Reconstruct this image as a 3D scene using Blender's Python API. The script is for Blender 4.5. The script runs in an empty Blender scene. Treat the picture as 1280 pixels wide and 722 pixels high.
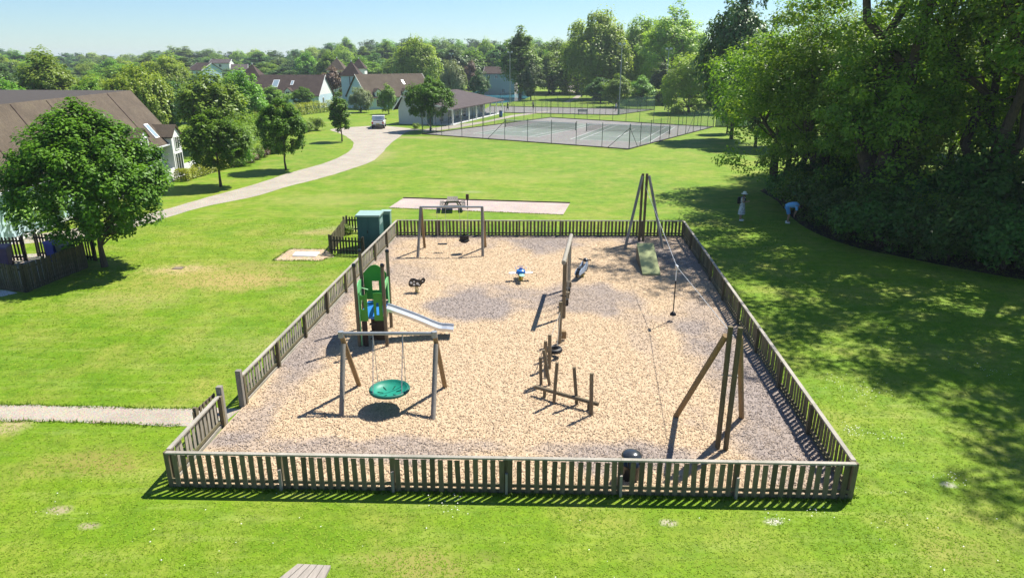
import bpy, bmesh, math, random
import numpy as np
from mathutils import Vector, Matrix

# ------------------------------------------------------------------ camera, sky, sun, exposure
sc = bpy.context.scene
C = sc.collection
PI = math.pi
CAM_H, FPX, YH = 9.5, 853.0, 75.0          # camera height, focal length in photo pixels, horizon row
PITCH = math.atan((361.0 - YH) / FPX)
cam_d = bpy.data.cameras.new('camera')
cam = bpy.data.objects.new('camera', cam_d)
C.objects.link(cam)
cam.location = (0, 0, CAM_H)
cam.rotation_euler = (PI / 2 - PITCH, 0, 0)
cam_d.sensor_width = 36
cam_d.lens = FPX / 1280 * 36
cam_d.clip_end = 6000
sc.camera = cam

SUN_S = Vector((0.50, 0.45, 1.0)).normalized()
world = bpy.data.worlds.new('World')
sc.world = world
world.use_nodes = True
wn = world.node_tree
bg = wn.nodes['Background']
sky = wn.nodes.new('ShaderNodeTexSky')
sky.sky_type = 'NISHITA'
sky.sun_disc = False
sky.sun_elevation = math.asin(SUN_S.z)
sky.sun_rotation = math.atan2(SUN_S.x, SUN_S.y)
sky.air_density = 1.0
sky.dust_density = 0.1
sky.ozone_density = 3.0
tint = wn.nodes.new('ShaderNodeMix'); tint.data_type = 'RGBA'; tint.blend_type = 'MULTIPLY'
tint.inputs[0].default_value = 1.0; tint.inputs[7].default_value = (0.76, 0.92, 1.08, 1)
wn.links.new(sky.outputs[0], tint.inputs[6]); wn.links.new(tint.outputs[2], bg.inputs[0])
bg.inputs[1].default_value = 0.072
sun_d = bpy.data.lights.new('sun', 'SUN')
sun_d.energy = 5.0
sun_d.angle = math.radians(0.53)
sun_d.color = (1.0, 0.95, 0.86)
sun = bpy.data.objects.new('sun', sun_d)
C.objects.link(sun)
sun.rotation_euler = SUN_S.to_track_quat('Z', 'Y').to_euler()
sun.location = (40, 40, 80)
sc.view_settings.view_transform = 'Standard'
sc.view_settings.look = 'None'
sc.view_settings.gamma = 1
sc.view_settings.use_curve_mapping = False
sc.view_settings.exposure = 0.88
sc.render.engine = 'CYCLES'
sc.cycles.use_denoising = True
sc.cycles.max_bounces = 7
sc.cycles.diffuse_bounces = 3
sc.cycles.glossy_bounces = 3
sc.cycles.transmission_bounces = 4
sc.cycles.transparent_max_bounces = 12
sc.cycles.caustics_reflective = False
sc.cycles.caustics_refractive = False

random.seed(7)
RNG = np.random.default_rng(11)

# ------------------------------------------------------------------ pixel -> place helpers
_c, _s = math.cos(PITCH), math.sin(PITCH)
def _ray(x, y):
    u, v = (x - 640) / FPX, (361 - y) / FPX
    return (u, _c + v * _s, -_s + v * _c)
def G(x, y, z=0.0):
    """point of the level z that the photo shows at pixel x, y"""
    d = _ray(x, y); t = (z - CAM_H) / d[2]
    return Vector((d[0] * t, d[1] * t, z))
def at(x, y, Y):
    """point at depth Y (metres ahead) behind pixel x, y"""
    d = _ray(x, y); t = Y / d[1]
    return Vector((d[0] * t, Y, CAM_H + d[2] * t))
def hgt(px, base_y, top_y):
    return at(px, top_y, G(px, base_y).y).z
def V(*a): return Vector(a)

# ------------------------------------------------------------------ materials
def mat_new(name):
    m = bpy.data.materials.new(name); m.use_nodes = True
    nt = m.node_tree
    return m, nt, nt.nodes['Principled BSDF']
def mapping(nt, scale=(1, 1, 1), coord='Object'):
    tc = nt.nodes.new('ShaderNodeTexCoord'); mp = nt.nodes.new('ShaderNodeMapping')
    mp.inputs['Scale'].default_value = scale
    nt.links.new(tc.outputs[coord], mp.inputs[0]); return mp.outputs[0]
def noise(nt, vec, scale, detail=4, rough=0.55):
    n = nt.nodes.new('ShaderNodeTexNoise'); n.inputs['Scale'].default_value = scale
    n.inputs['Detail'].default_value = detail; n.inputs['Roughness'].default_value = rough
    if vec is not None: nt.links.new(vec, n.inputs['Vector'])
    return n.outputs['Fac']
def ramp(nt, fac, stops):
    r = nt.nodes.new('ShaderNodeValToRGB'); e = r.color_ramp.elements
    while len(e) < len(stops): e.new(0.5)
    for el, (p, c) in zip(e, stops):
        el.position = p; el.color = (*c, 1) if len(c) == 3 else c
    nt.links.new(fac, r.inputs[0]); return r.outputs[0]
def mixc(nt, fac, a, b, mode='MIX'):
    m = nt.nodes.new('ShaderNodeMix'); m.data_type = 'RGBA'; m.blend_type = mode
    for s, v in ((m.inputs[0], fac), (m.inputs[6], a), (m.inputs[7], b)):
        if isinstance(v, (int, float)): s.default_value = v
        elif isinstance(v, tuple): s.default_value = (*v, 1)
        else: nt.links.new(v, s)
    return m.outputs[2]
def mth(nt, op, a, b=None, clamp=False):
    m = nt.nodes.new('ShaderNodeMath'); m.operation = op; m.use_clamp = clamp
    for s, v in zip(m.inputs, (a, b)):
        if v is None: continue
        if isinstance(v, (int, float)): s.default_value = v
        else: nt.links.new(v, s)
    return m.outputs[0]
def bump(nt, bs, h, strength=0.3, dist=0.02):
    b = nt.nodes.new('ShaderNodeBump'); b.inputs['Strength'].default_value = strength
    b.inputs['Distance'].default_value = dist
    nt.links.new(h, b.inputs['Height']); nt.links.new(b.outputs[0], bs.inputs['Normal'])
def simple(name, col, rough=0.6, var=0.25, scale=6, metal=0.0, stretch=(1, 1, 1), bmp=0.15, spec=0.3):
    """base colour broken up by two noises"""
    m, nt, bs = mat_new(name)
    v = mapping(nt, stretch)
    n1 = noise(nt, v, scale, 5); n2 = noise(nt, v, scale * 7, 3)
    f = mth(nt, 'ADD', mth(nt, 'MULTIPLY', n1, 0.6), mth(nt, 'MULTIPLY', n2, 0.4))
    lo = tuple(c * (1 - var) for c in col); hi = tuple(min(c * (1 + var), 1) for c in col)
    nt.links.new(ramp(nt, f, [(0.3, lo), (0.7, hi)]), bs.inputs['Base Color'])
    bs.inputs['Roughness'].default_value = rough; bs.inputs['Metallic'].default_value = metal
    bs.inputs['Specular IOR Level'].default_value = spec
    if bmp: bump(nt, bs, n2, bmp, 0.01)
    return m
def wood(name, col, col2, var=0.35, per_piece=0.3):
    """weathered timber: long grain, stains and a different tone for every piece"""
    m, nt, bs = mat_new(name)
    v = mapping(nt, (14, 14, 1.2))
    g = noise(nt, v, 3.0, 5, 0.65); st = noise(nt, mapping(nt), 1.3, 4)
    oi = nt.nodes.new('ShaderNodeObjectInfo')
    c = mixc(nt, ramp(nt, st, [(0.35, (0, 0, 0)), (0.68, (1, 1, 1))]), col, col2)
    gr = ramp(nt, g, [(0.3, (1 - var,) * 3), (0.7, (1 + var * .5,) * 3)])
    c = mixc(nt, 1.0, c, gr, 'MULTIPLY')
    rv = ramp(nt, oi.outputs['Random'], [(0, (1 - per_piece,) * 3), (1, (1 + per_piece * .6,) * 3)])
    c = mixc(nt, 1.0, c, rv, 'MULTIPLY')
    nt.links.new(c, bs.inputs['Base Color'])
    bs.inputs['Roughness'].default_value = 0.8; bs.inputs['Specular IOR Level'].default_value = 0.25
    bump(nt, bs, g, 0.35, 0.006)
    return m
def leafmat(name, dark, light, trans=0.32, objvar=0.25, rough=0.45, spec=0.4):
    """leaf: colour from a per-leaf attribute and a per-tree shift, light passing through"""
    m = bpy.data.materials.new(name); m.use_nodes = True; nt = m.node_tree
    bs = nt.nodes['Principled BSDF']; out = nt.nodes['Material Output']
    a = nt.nodes.new('ShaderNodeAttribute'); a.attribute_name = 'tint'
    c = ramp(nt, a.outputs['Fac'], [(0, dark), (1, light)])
    if objvar:
        oi = nt.nodes.new('ShaderNodeObjectInfo')
        h = nt.nodes.new('ShaderNodeHueSaturation')
        nt.links.new(mth(nt, 'ADD', mth(nt, 'MULTIPLY', oi.outputs['Random'], 0.05 * objvar / .25), 0.5 - 0.025 * objvar / .25), h.inputs['Hue'])
        nt.links.new(mth(nt, 'ADD', mth(nt, 'MULTIPLY', oi.outputs['Random'], objvar * 2), 1 - objvar), h.inputs['Value'])
        nt.links.new(c, h.inputs['Color']); c = h.outputs[0]
    nt.links.new(c, bs.inputs['Base Color'])
    bs.inputs['Roughness'].default_value = rough; bs.inputs['Specular IOR Level'].default_value = spec
    t = nt.nodes.new('ShaderNodeBsdfTranslucent')
    c2 = mixc(nt, 1.0, c, (1.25, 1.25, 0.55), 'MULTIPLY')
    nt.links.new(c2, t.inputs['Color'])
    mx = nt.nodes.new('ShaderNodeMixShader'); mx.inputs[0].default_value = trans
    nt.links.new(bs.outputs[0], mx.inputs[1]); nt.links.new(t.outputs[0], mx.inputs[2])
    nt.links.new(mx.outputs[0], out.inputs['Surface'])
    return m

# ------------------------------------------------------------------ mesh helpers
class MB:
    """collects shapes; build() links them as ONE mesh object"""
    def __init__(self): self.v = []; self.f = []
    def add(self, verts, faces):
        o = len(self.v); self.v += [tuple(p) for p in verts]; self.f += [tuple(i + o for i in f) for f in faces]
        return self
    def hexa(self, p):       # 8 corners: bottom 4 (ccw), top 4
        return self.add(p, [(3, 2, 1, 0), (4, 5, 6, 7), (0, 1, 5, 4), (1, 2, 6, 5), (2, 3, 7, 6), (3, 0, 4, 7)])
    def box(self, x0, x1, y0, y1, z0, z1):
        return self.hexa([(x0, y0, z0), (x1, y0, z0), (x1, y1, z0), (x0, y1, z0), (x0, y0, z1), (x1, y0, z1), (x1, y1, z1), (x0, y1, z1)])
    def bar(self, a, b, w, h, up=(0, 0, 1)):
        """rectangular bar from a to b, w across, h along up"""
        a, b = Vector(a), Vector(b); d = (b - a).normalized(); up = Vector(up)
        s = d.cross(up)
        if s.length < 1e-5: s = d.cross(Vector((1, 0, 0)))
        s.normalize(); u = s.cross(d).normalized()
        s *= w / 2; u *= h / 2
        return self.hexa([a - s - u, a + s - u, b + s - u, b - s - u, a - s + u, a + s + u, b + s + u, b - s + u])
    def tube(self, pts, rad, n=10, cap=True):
        pts = [Vector(p) for p in pts]; k = len(pts)
        if not hasattr(rad, '__len__'): rad = [rad] * k
        o = len(self.v); ref = None
        for i, p in enumerate(pts):
            d = (pts[min(i + 1, k - 1)] - pts[max(i - 1, 0)]).normalized()
            if ref is None:
                ref = d.cross(Vector((0, 0, 1)))
                if ref.length < 1e-3: ref = Vector((1, 0, 0))
            s = (ref - d * ref.dot(d)).normalized(); ref = s; t = d.cross(s)
            for j in range(n):
                a = 2 * PI * j / n
                self.v.append(tuple(p + (s * math.cos(a) + t * math.sin(a)) * rad[i]))
        for i in range(k - 1):
            for j in range(n):
                j2 = (j + 1) % n
                self.f.append((o + i * n + j, o + i * n + j2, o + (i + 1) * n + j2, o + (i + 1) * n + j))
        if cap:
            self.f.append(tuple(o + j for j in range(n))[::-1]); self.f.append(tuple(o + (k - 1) * n + j for j in range(n)))
        return self
    def lathe(self, prof, c=(0, 0, 0), n=20, sx=1, sy=1):
        o = len(self.v); k = len(prof)
        for r, z in prof:
            for j in range(n):
                a = 2 * PI * j / n
                self.v.append((c[0] + r * sx * math.cos(a), c[1] + r * sy * math.sin(a), c[2] + z))
        for i in range(k - 1):
            for j in range(n):
                j2 = (j + 1) % n
                self.f.append((o + i * n + j, o + i * n + j2, o + (i + 1) * n + j2, o + (i + 1) * n + j))
        self.f.append(tuple(o + j for j in range(n))[::-1]); self.f.append(tuple(o + (k - 1) * n + j for j in range(n)))
        return self
    def prism(self, poly, vec):
        """polygon (3d points) pushed along vec"""
        n = len(poly); vec = Vector(vec); p = [Vector(q) for q in poly]
        return self.add(p + [q + vec for q in p], [tuple(range(n))[::-1], tuple(range(n, 2 * n))] + [(i, (i + 1) % n, n + (i + 1) % n, n + i) for i in range(n)])
    def mesh(self, name, mat=None, smooth=False, off=(0, 0, 0)):
        me = bpy.data.meshes.new(name)
        ox, oy, oz = off
        me.from_pydata([(x - ox, y - oy, z - oz) for x, y, z in self.v], [], self.f)
        bm = bmesh.new(); bm.from_mesh(me); bmesh.ops.recalc_face_normals(bm, faces=bm.faces); bm.to_mesh(me); bm.free()
        if mat: me.materials.append(mat)
        if smooth:
            me.polygons.foreach_set('use_smooth', [True] * len(me.polygons))
            me.set_sharp_from_angle(angle=math.radians(40))
        return me
    def build(self, name, mat, parent=None, smooth=False, bevel=0):
        off = parent_origin(parent)
        o = bpy.data.objects.new(name, self.mesh(name, mat, smooth, off)); C.objects.link(o)
        if parent: o.parent = parent
        if bevel:
            b = o.modifiers.new('bevel', 'BEVEL'); b.width = bevel; b.segments = 2; b.limit_method = 'ANGLE'
        return o
def parent_origin(p):
    """world origin of an unrotated chain of parents, so parts can be built in world coordinates"""
    o = Vector((0, 0, 0))
    while p is not None:
        o += p.location; p = p.parent
    return o
def tag(o, label=None, cat=None, group=None, kind=None):
    if label: o['label'] = label
    if cat: o['category'] = cat
    if group: o['group'] = group
    if kind: o['kind'] = kind
    return o
def thing(name, loc, label, cat, group=None, rz=0):
    o = bpy.data.objects.new(name, None); C.objects.link(o)
    o.location = loc; o.rotation_euler.z = rz; o.empty_display_size = 0.2
    return tag(o, label, cat, group)
def link(name, me, parent=None, loc=(0, 0, 0), rot=None):
    o = bpy.data.objects.new(name, me); C.objects.link(o); o.parent = parent; o.location = loc
    if rot is not None: o.rotation_euler = rot
    return o
def copy_tree(o, parent=None):
    c = o.copy(); C.objects.link(c)
    if parent is not None: c.parent = parent
    for ch in list(o.children): copy_tree(ch, c)
    return c
def sheet(name, poly, z, mat, kind='structure', thick=0):
    """flat outline filled with triangles; the rim goes down so that it has an edge"""
    bm = bmesh.new()
    vs = [bm.verts.new((p[0], p[1], z)) for p in poly]
    f = bm.faces.new(vs)
    bmesh.ops.recalc_face_normals(bm, faces=[f])
    if f.normal.z < 0: f.normal_flip()
    if thick:
        r = bmesh.ops.extrude_face_region(bm, geom=[f])
        for g in r['geom']:
            if isinstance(g, bmesh.types.BMVert): g.co.z += thick
        bmesh.ops.recalc_face_normals(bm, faces=bm.faces)
    bmesh.ops.triangulate(bm, faces=[x for x in bm.faces if len(x.verts) > 4])
    me = bpy.data.meshes.new(name); bm.to_mesh(me); bm.free(); me.materials.append(mat)
    o = bpy.data.objects.new(name, me); C.objects.link(o)
    if kind: o['kind'] = kind
    return o
def smooth_line(pts, k=6):
    """Catmull-Rom through 2d/3d points"""
    P = [Vector(p) for p in pts]; P = [P[0] * 2 - P[1]] + P + [P[-1] * 2 - P[-2]]; out = []
    for i in range(1, len(P) - 2):
        for j in range(k):
            t = j / k; a, b, c, d = P[i - 1], P[i], P[i + 1], P[i + 2]
            out.append(0.5 * (2 * b + (c - a) * t + (2 * a - 5 * b + 4 * c - d) * t * t + (3 * b - a - 3 * c + d) * t ** 3))
    out.append(P[-2]); return out

# ------------------------------------------------------------------ ground
def ground_material():
    m, nt, bs = mat_new('grass_turf')
    v = mapping(nt)
    big = noise(nt, v, 0.07, 4, 0.6); mid = noise(nt, v, 0.45, 6, 0.65); pat = noise(nt, v, 1.7, 6, 0.7); fine = noise(nt, v, 6.0, 5, 0.75); vf = noise(nt, v, 30.0, 3, 0.7)
    streak = noise(nt, mapping(nt, (0.35, 2.2, 1)), 1.1, 5, 0.65)
    c = ramp(nt, big, [(0.3, (0.105, 0.205, 0.006)), (0.52, (0.140, 0.238, 0.008)), (0.72, (0.190, 0.262, 0.014))])
    c = mixc(nt, mth(nt, 'MULTIPLY', ramp(nt, mid, [(0.46, (0, 0, 0)), (0.70, (1, 1, 1))]), 0.75), c, (0.275, 0.270, 0.055))
    c = mixc(nt, mth(nt, 'MULTIPLY', ramp(nt, mid, [(0.28, (1, 1, 1)), (0.46, (0, 0, 0))]), 0.6), c, (0.088, 0.195, 0.008))
    c = mixc(nt, mth(nt, 'MULTIPLY', ramp(nt, streak, [(0.50, (0, 0, 0)), (0.70, (1, 1, 1))]), 0.45), c, (0.270, 0.320, 0.075))
    c = mixc(nt, 1.0, c, ramp(nt, pat, [(0.25, (0.58, 0.66, 0.55)), (0.5, (1, 1, 1)), (0.76, (1.28, 1.18, 1.4))]), 'MULTIPLY')
    c = mixc(nt, 1.0, c, ramp(nt, fine, [(0.28, (0.74, 0.78, 0.7)), (0.5, (1, 1, 1)), (0.75, (1.2, 1.16, 1.2))]), 'MULTIPLY')
    c = mixc(nt, 1.0, c, ramp(nt, vf, [(0.28, (0.72, 0.75, 0.70)), (0.55, (1, 1, 1)), (0.8, (1.25, 1.2, 1.25))]), 'MULTIPLY')
    # worn spots where the turf has gone: pixel of the photo, radius in metres, colour, strength
    spots = [((228, 337), (1.6, .8), (.46, .33, .18), 1.0), ((250, 348), (3.4, 1.7), (.33, .26, .08), .85), ((305, 350), (2.6, 1.3), (.36, .26, .10), .85), ((150, 375), (2.4, 1.3), (.34, .28, .10), .6), ((330, 430), (2.2, 1.0), (.30, .27, .09), .5), ((400, 250), (4, 2.2), (.29, .28, .08), .55), ((640, 222), (5, 2.5), (.27, .29, .06), .5),
             ((75, 636), (.34, .16), (.36, .28, .20), 1.0), ((111, 657), (.22, .12), (.34, .27, .19), 1.0), ((120, 578), (1.3, .7), (.25, .19, .06), .75),
             ((835, 653), (.20, .12), (.45, .38, .32), 1.0), ((1186, 606), (.16, .12), (.45, .40, .36), 1.0), ((968, 652), (.18, .1), (.5, .46, .4), 1.0),
             ((520, 705), (1.3, .5), (.27, .22, .07), .8), ((15, 533), (.5, .5), (.40, .30, .18), .9), ((398, 290), (1.2, .8), (.38, .27, .14), .7),
             ((360, 303), (1.6, 1.0), (.30, .25, .08), .7), ((1205, 690), (1.0, .5), (.24, .22, .05), .6), ((440, 285), (1.5, .7), (.40, .36, .26), .45),
             ((590, 240), (1.0, .5), (.36, .34, .18), .6), ((520, 172), (7, 1.5), (.30, .24, .12), .7), ((470, 195), (2.0, 5), (.36, .28, .14), .6), ((330, 332), (2.2, .9), (.30, .22, .08), .6)]
    wob = nt.nodes.new('ShaderNodeTexNoise'); wob.inputs['Scale'].default_value = 1.7; wob.inputs['Detail'].default_value = 5
    nt.links.new(v, wob.inputs['Vector'])
    wv = nt.nodes.new('ShaderNodeVectorMath'); wv.operation = 'SUBTRACT'; wv.inputs[1].default_value = (.5, .5, .5)
    nt.links.new(wob.outputs['Color'], wv.inputs[0])
    for (px, (rx, ry), col, k) in spots:
        g = G(*px)
        sub = nt.nodes.new('ShaderNodeVectorMath'); sub.operation = 'SUBTRACT'; sub.inputs[1].default_value = (g.x, g.y, 0)
        nt.links.new(v, sub.inputs[0])
        sc_ = nt.nodes.new('ShaderNodeVectorMath'); sc_.operation = 'DIVIDE'; sc_.inputs[1].default_value = (rx, ry, 1)
        nt.links.new(sub.outputs[0], sc_.inputs[0])
        ad = nt.nodes.new('ShaderNodeVectorMath'); ad.operation = 'MULTIPLY_ADD'; ad.inputs[1].default_value = (1.9, 1.9, 0)
        nt.links.new(wv.outputs[0], ad.inputs[0]); nt.links.new(sc_.outputs[0], ad.inputs[2])
        ln = nt.nodes.new('ShaderNodeVectorMath'); ln.operation = 'LENGTH'; nt.links.new(ad.outputs[0], ln.inputs[0])
        f = ramp(nt, mth(nt, 'MULTIPLY', ln.outputs['Value'], 0.7), [(0.30, (k, k, k)), (0.95, (0, 0, 0))])
        c = mixc(nt, mth(nt, 'MULTIPLY', f, ramp(nt, fine, [(0.3, (1, 1, 1)), (0.7, (.45, .45, .45))])), c, col)
    nt.links.new(c, bs.inputs['Base Color'])
    bs.inputs['Roughness'].default_value = 0.75; bs.inputs['Specular IOR Level'].default_value = 0.15
    h = mth(nt, 'ADD', mth(nt, 'MULTIPLY', fine, 1.0), vf)
    bump(nt, bs, h, 0.35, 0.02)
    return m
M_turf = ground_material()
def gravel(name, col, var=.3, scale=18):
    m, nt, bs = mat_new(name); v = mapping(nt)
    a = noise(nt, v, 0.6, 5, .6); b = noise(nt, v, scale, 4, .75); vo = nt.nodes.new('ShaderNodeTexVoronoi'); vo.inputs['Scale'].default_value = scale * 2.2
    nt.links.new(v, vo.inputs['Vector'])
    c = ramp(nt, a, [(.3, tuple(x * .85 for x in col)), (.7, tuple(x * 1.1 for x in col))])
    c = mixc(nt, 1, c, ramp(nt, b, [(.3, (1 - var,) * 3), (.7, (1 + var * .6,) * 3)]), 'MULTIPLY')
    c = mixc(nt, .5, c, mixc(nt, 1, c, vo.outputs['Color'], 'MULTIPLY'))
    nt.links.new(c, bs.inputs['Base Color']); bs.inputs['Roughness'].default_value = .9; bs.inputs['Specular IOR Level'].default_value = .15
    bump(nt, bs, b, .5, .02); return m
M_gravel = gravel('pale_gravel', (.50, .445, .37))
M_gravel2 = gravel('path_gravel', (.50, .44, .35), .35, 26)
M_pad = gravel('pale_surfacing', (.56, .46, .41), .15, 22)
M_sand = gravel('sand', (.62, .47, .32), .25, 14)
M_slab = simple('concrete_slab', (.62, .62, .60), .8, .15, 4)

gm = MB()
gm.add([(-3500, -200, 0), (3500, -200, 0), (3500, 5500, 0), (-3500, 5500, 0)], [(0, 1, 2, 3)])
ground = gm.build('ground', M_turf); tag(ground, 'wide mown lawn of bright green grass', kind='structure')

def rough_edge(pts, amp, seed):
    r = random.Random(seed); out = []
    for p in pts:
        out.append(Vector((p[0] + r.uniform(-amp, amp), p[1] + r.uniform(-amp, amp), 0)))
    return out
up = [(-130, 322), (-60, 306), (0, 298), (58, 291), (130, 279), (200, 263.5), (258, 247), (320, 230), (362, 216), (402, 205), (430, 193.5), (441, 184), (440, 176), (427, 167.5), (413, 162.3), (432, 159.6), (462, 157.6), (482, 157.4)]
lo = [(-130, 340), (-60, 317), (0, 307.5), (42, 303.5), (120, 294.5), (179, 281), (249, 260), (320, 245), (362, 232.5), (402, 222.5), (440, 211), (468, 200), (486, 182), (500, 170.5), (512, 164), (530, 162.2)]
U = smooth_line([G(*p) for p in up], 5); L = smooth_line([G(*p) for p in lo], 5)
sheet('gravel_drive', rough_edge(U, .05, 1) + rough_edge(L, .05, 2)[::-1], 0.008, M_gravel)
U = smooth_line([G(*p) for p in [(-60, 505), (0, 505.5), (60, 506.5), (120, 508), (190, 510), (262, 510.5), (300, 511)]], 5)
L = smooth_line([G(*p) for p in [(-60, 526), (0, 526), (60, 526.5), (120, 528), (180, 531), (232, 532.5), (275, 533)]], 5)
sheet('garden_path', rough_edge(U, .05, 3) + rough_edge(L, .05, 4)[::-1], 0.008, M_gravel2)
sheet('pavilion_path', [G(*p) for p in [(525, 162.5), (560, 157.5), (606, 151.5), (640, 144), (676, 139.6), (690, 138.6), (690, 139.5), (677, 141), (642, 146.2), (612, 152.5), (575, 159.5), (532, 165.5)]], 0.012, M_gravel)
sheet('far_path', rough_edge(smooth_line([G(*p) for p in [(712, 128), (724, 122), (727, 118), (722, 114.5), (712, 112), (722, 108), (735, 105)]], 4), .05, 5) + rough_edge(smooth_line([G(*p) for p in [(704, 128), (717, 122), (721, 118.5), (716, 115.5), (704, 112), (712, 107.5), (728, 104.5)]], 4), .05, 6)[::-1], 0.01, M_gravel)
# long surfaced strip behind the playground, a little sunk behind its timber edge
strip = [G(*p) for p in [(485.6, 259.7), (504, 247.9), (712.5, 254.2), (704, 268.4)]]
so = sheet('surfaced_strip', strip, 0.012, M_pad)
M_edge = simple('edging_shade_and_frame', (.06, .05, .035), .9, .3)
ek = MB(); a, b = strip[1], strip[2]
ek.bar((a.x, a.y + .05, .03), (b.x, b.y + .05, .03), .10, .10)
ek.build('edging_with_shadow', M_edge, so)  # dark bar paints the shadow along the edging
pad = sheet('sand_patch', rough_edge(smooth_line([G(*p) for p in [(341, 325.6), (352, 318), (363, 311.2), (385, 311), (408, 311.5), (418, 319.5), (408, 323.5), (400, 326), (375, 325), (360, 326.3), (341, 325.6)]], 4)[:-1], .05, 9), 0.008, M_sand)
sheet('concrete_pad', [G(*p) for p in [(365.6, 320.6), (369.5, 315.6), (400, 316), (395, 321)]], 0.004, M_slab, thick=.05)
# small grey pad at the bottom of the picture
M_pale = simple('grey_boards', (.31, .275, .235), .85, .25, 3, stretch=(6, 1, 1))

# ------------------------------------------------------------------ playground floor: wood chips
PG = {k: G(*p) for k, p in dict(NL=(215, 608), NR=(1062, 623), FR=(853, 296), FL=(497, 295), G1=(281, 530), G2=(304, 508)).items()}
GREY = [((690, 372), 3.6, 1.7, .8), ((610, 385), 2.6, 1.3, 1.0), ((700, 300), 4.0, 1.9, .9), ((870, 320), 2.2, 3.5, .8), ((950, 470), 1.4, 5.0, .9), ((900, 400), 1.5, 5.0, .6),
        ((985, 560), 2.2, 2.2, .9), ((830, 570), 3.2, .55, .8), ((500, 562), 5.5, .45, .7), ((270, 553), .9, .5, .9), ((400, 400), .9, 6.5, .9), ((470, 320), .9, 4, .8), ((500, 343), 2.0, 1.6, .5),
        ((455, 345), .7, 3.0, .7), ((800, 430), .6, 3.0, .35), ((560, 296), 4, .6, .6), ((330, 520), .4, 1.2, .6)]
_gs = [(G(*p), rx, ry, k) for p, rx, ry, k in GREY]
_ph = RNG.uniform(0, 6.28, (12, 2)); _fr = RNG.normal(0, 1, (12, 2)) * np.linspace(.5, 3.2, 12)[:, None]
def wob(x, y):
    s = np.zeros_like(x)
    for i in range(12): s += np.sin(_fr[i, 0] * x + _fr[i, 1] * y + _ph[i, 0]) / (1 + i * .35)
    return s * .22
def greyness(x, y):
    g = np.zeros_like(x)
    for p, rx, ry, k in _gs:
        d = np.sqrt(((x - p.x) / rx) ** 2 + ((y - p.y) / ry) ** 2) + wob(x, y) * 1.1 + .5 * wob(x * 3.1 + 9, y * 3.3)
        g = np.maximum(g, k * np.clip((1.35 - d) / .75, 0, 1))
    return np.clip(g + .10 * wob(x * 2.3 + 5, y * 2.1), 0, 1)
def attr_mesh(name, verts, faces, tints, mat, domain='FACE', n=4):
    """big mesh straight from arrays; faces all have n corners"""
    me = bpy.data.meshes.new(name); nv, nf = len(verts), len(faces)
    me.vertices.add(nv); me.vertices.foreach_set('co', np.ascontiguousarray(verts, dtype=np.float32).ravel())
    me.loops.add(nf * n); me.loops.foreach_set('vertex_index', np.ascontiguousarray(faces, dtype=np.int32).ravel())
    me.polygons.add(nf); me.polygons.foreach_set('loop_start', np.arange(0, nf * n, n, dtype=np.int32))
    me.update(calc_edges=True)
    at_ = me.attributes.new('tint', 'FLOAT', domain); at_.data.foreach_set('value', np.ascontiguousarray(tints, dtype=np.float32))
    me.materials.append(mat); return me
def chip_material():
    m, nt, bs = mat_new('wood_chip')
    a = nt.nodes.new('ShaderNodeAttribute'); a.attribute_name = 'tint'
    b = nt.nodes.new('ShaderNodeAttribute'); b.attribute_name = 'shade'
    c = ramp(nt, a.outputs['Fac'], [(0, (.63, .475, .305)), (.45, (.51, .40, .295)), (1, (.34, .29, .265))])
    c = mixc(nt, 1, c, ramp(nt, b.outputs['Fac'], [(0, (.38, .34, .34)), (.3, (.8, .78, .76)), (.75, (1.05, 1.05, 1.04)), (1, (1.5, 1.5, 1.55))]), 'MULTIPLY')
    n = noise(nt, mapping(nt), 34, 4, .75)
    c = mixc(nt, 1, c, ramp(nt, n, [(.3, (.6, .6, .6)), (.7, (1.2, 1.2, 1.2))]), 'MULTIPLY')
    nt.links.new(c, bs.inputs['Base Color']); bs.inputs['Roughness'].default_value = .85; bs.inputs['Specular IOR Level'].default_value = .2
    bump(nt, bs, n, .6, .015)
    return m
M_chip = chip_material()
def quadmap(u, v):
    """unit square -> playground floor"""
    a, b, c, d = PG['NL'], PG['NR'], PG['FR'], PG['FL']
    x = (1 - v) * ((1 - u) * a.x + u * b.x) + v * ((1 - u) * d.x + u * c.x)
    y = (1 - v) * ((1 - u) * a.y + u * b.y) + v * ((1 - u) * d.y + u * c.y)
    return x, y
nu, nv_ = 100, 150
uu, vv = np.meshgrid(np.linspace(0, 1, nu), np.linspace(0, 1, nv_))
X, Y = quadmap(uu, vv); Z = .035 + .018 * wob(X * 1.2, Y * 1.2)
idx = np.arange(nu * nv_).reshape(nv_, nu)
fc = np.stack([idx[:-1, :-1], idx[:-1, 1:], idx[1:, 1:], idx[1:, :-1]], -1).reshape(-1, 4)
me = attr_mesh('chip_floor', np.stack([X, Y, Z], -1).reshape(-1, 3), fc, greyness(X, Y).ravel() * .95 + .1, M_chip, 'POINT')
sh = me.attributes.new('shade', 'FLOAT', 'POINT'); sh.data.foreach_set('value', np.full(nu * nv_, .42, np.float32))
cf = link('chip_floor', me); tag(cf, kind='structure')
N = 105000
u = RNG.random(N); v = RNG.random(N) ** 1.25
X, Y = quadmap(u * .992 + .004, v * .994 + .003); Z = .035 + .018 * wob(X * 1.2, Y * 1.2)
ang = RNG.random(N) * 2 * PI; ln = .010 + .046 * RNG.random(N) ** 2.2; wd = RNG.uniform(.005, .013, N); tk = RNG.uniform(.004, .010, N)
tilt = RNG.normal(0, .28, N); roll = RNG.normal(0, .3, N)
ax = np.stack([np.cos(ang) * np.cos(tilt), np.sin(ang) * np.cos(tilt), np.sin(tilt)], -1)
sd = np.stack([-np.sin(ang), np.cos(ang), roll], -1); sd /= np.linalg.norm(sd, axis=1)[:, None]
nm = np.cross(ax, sd)
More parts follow.
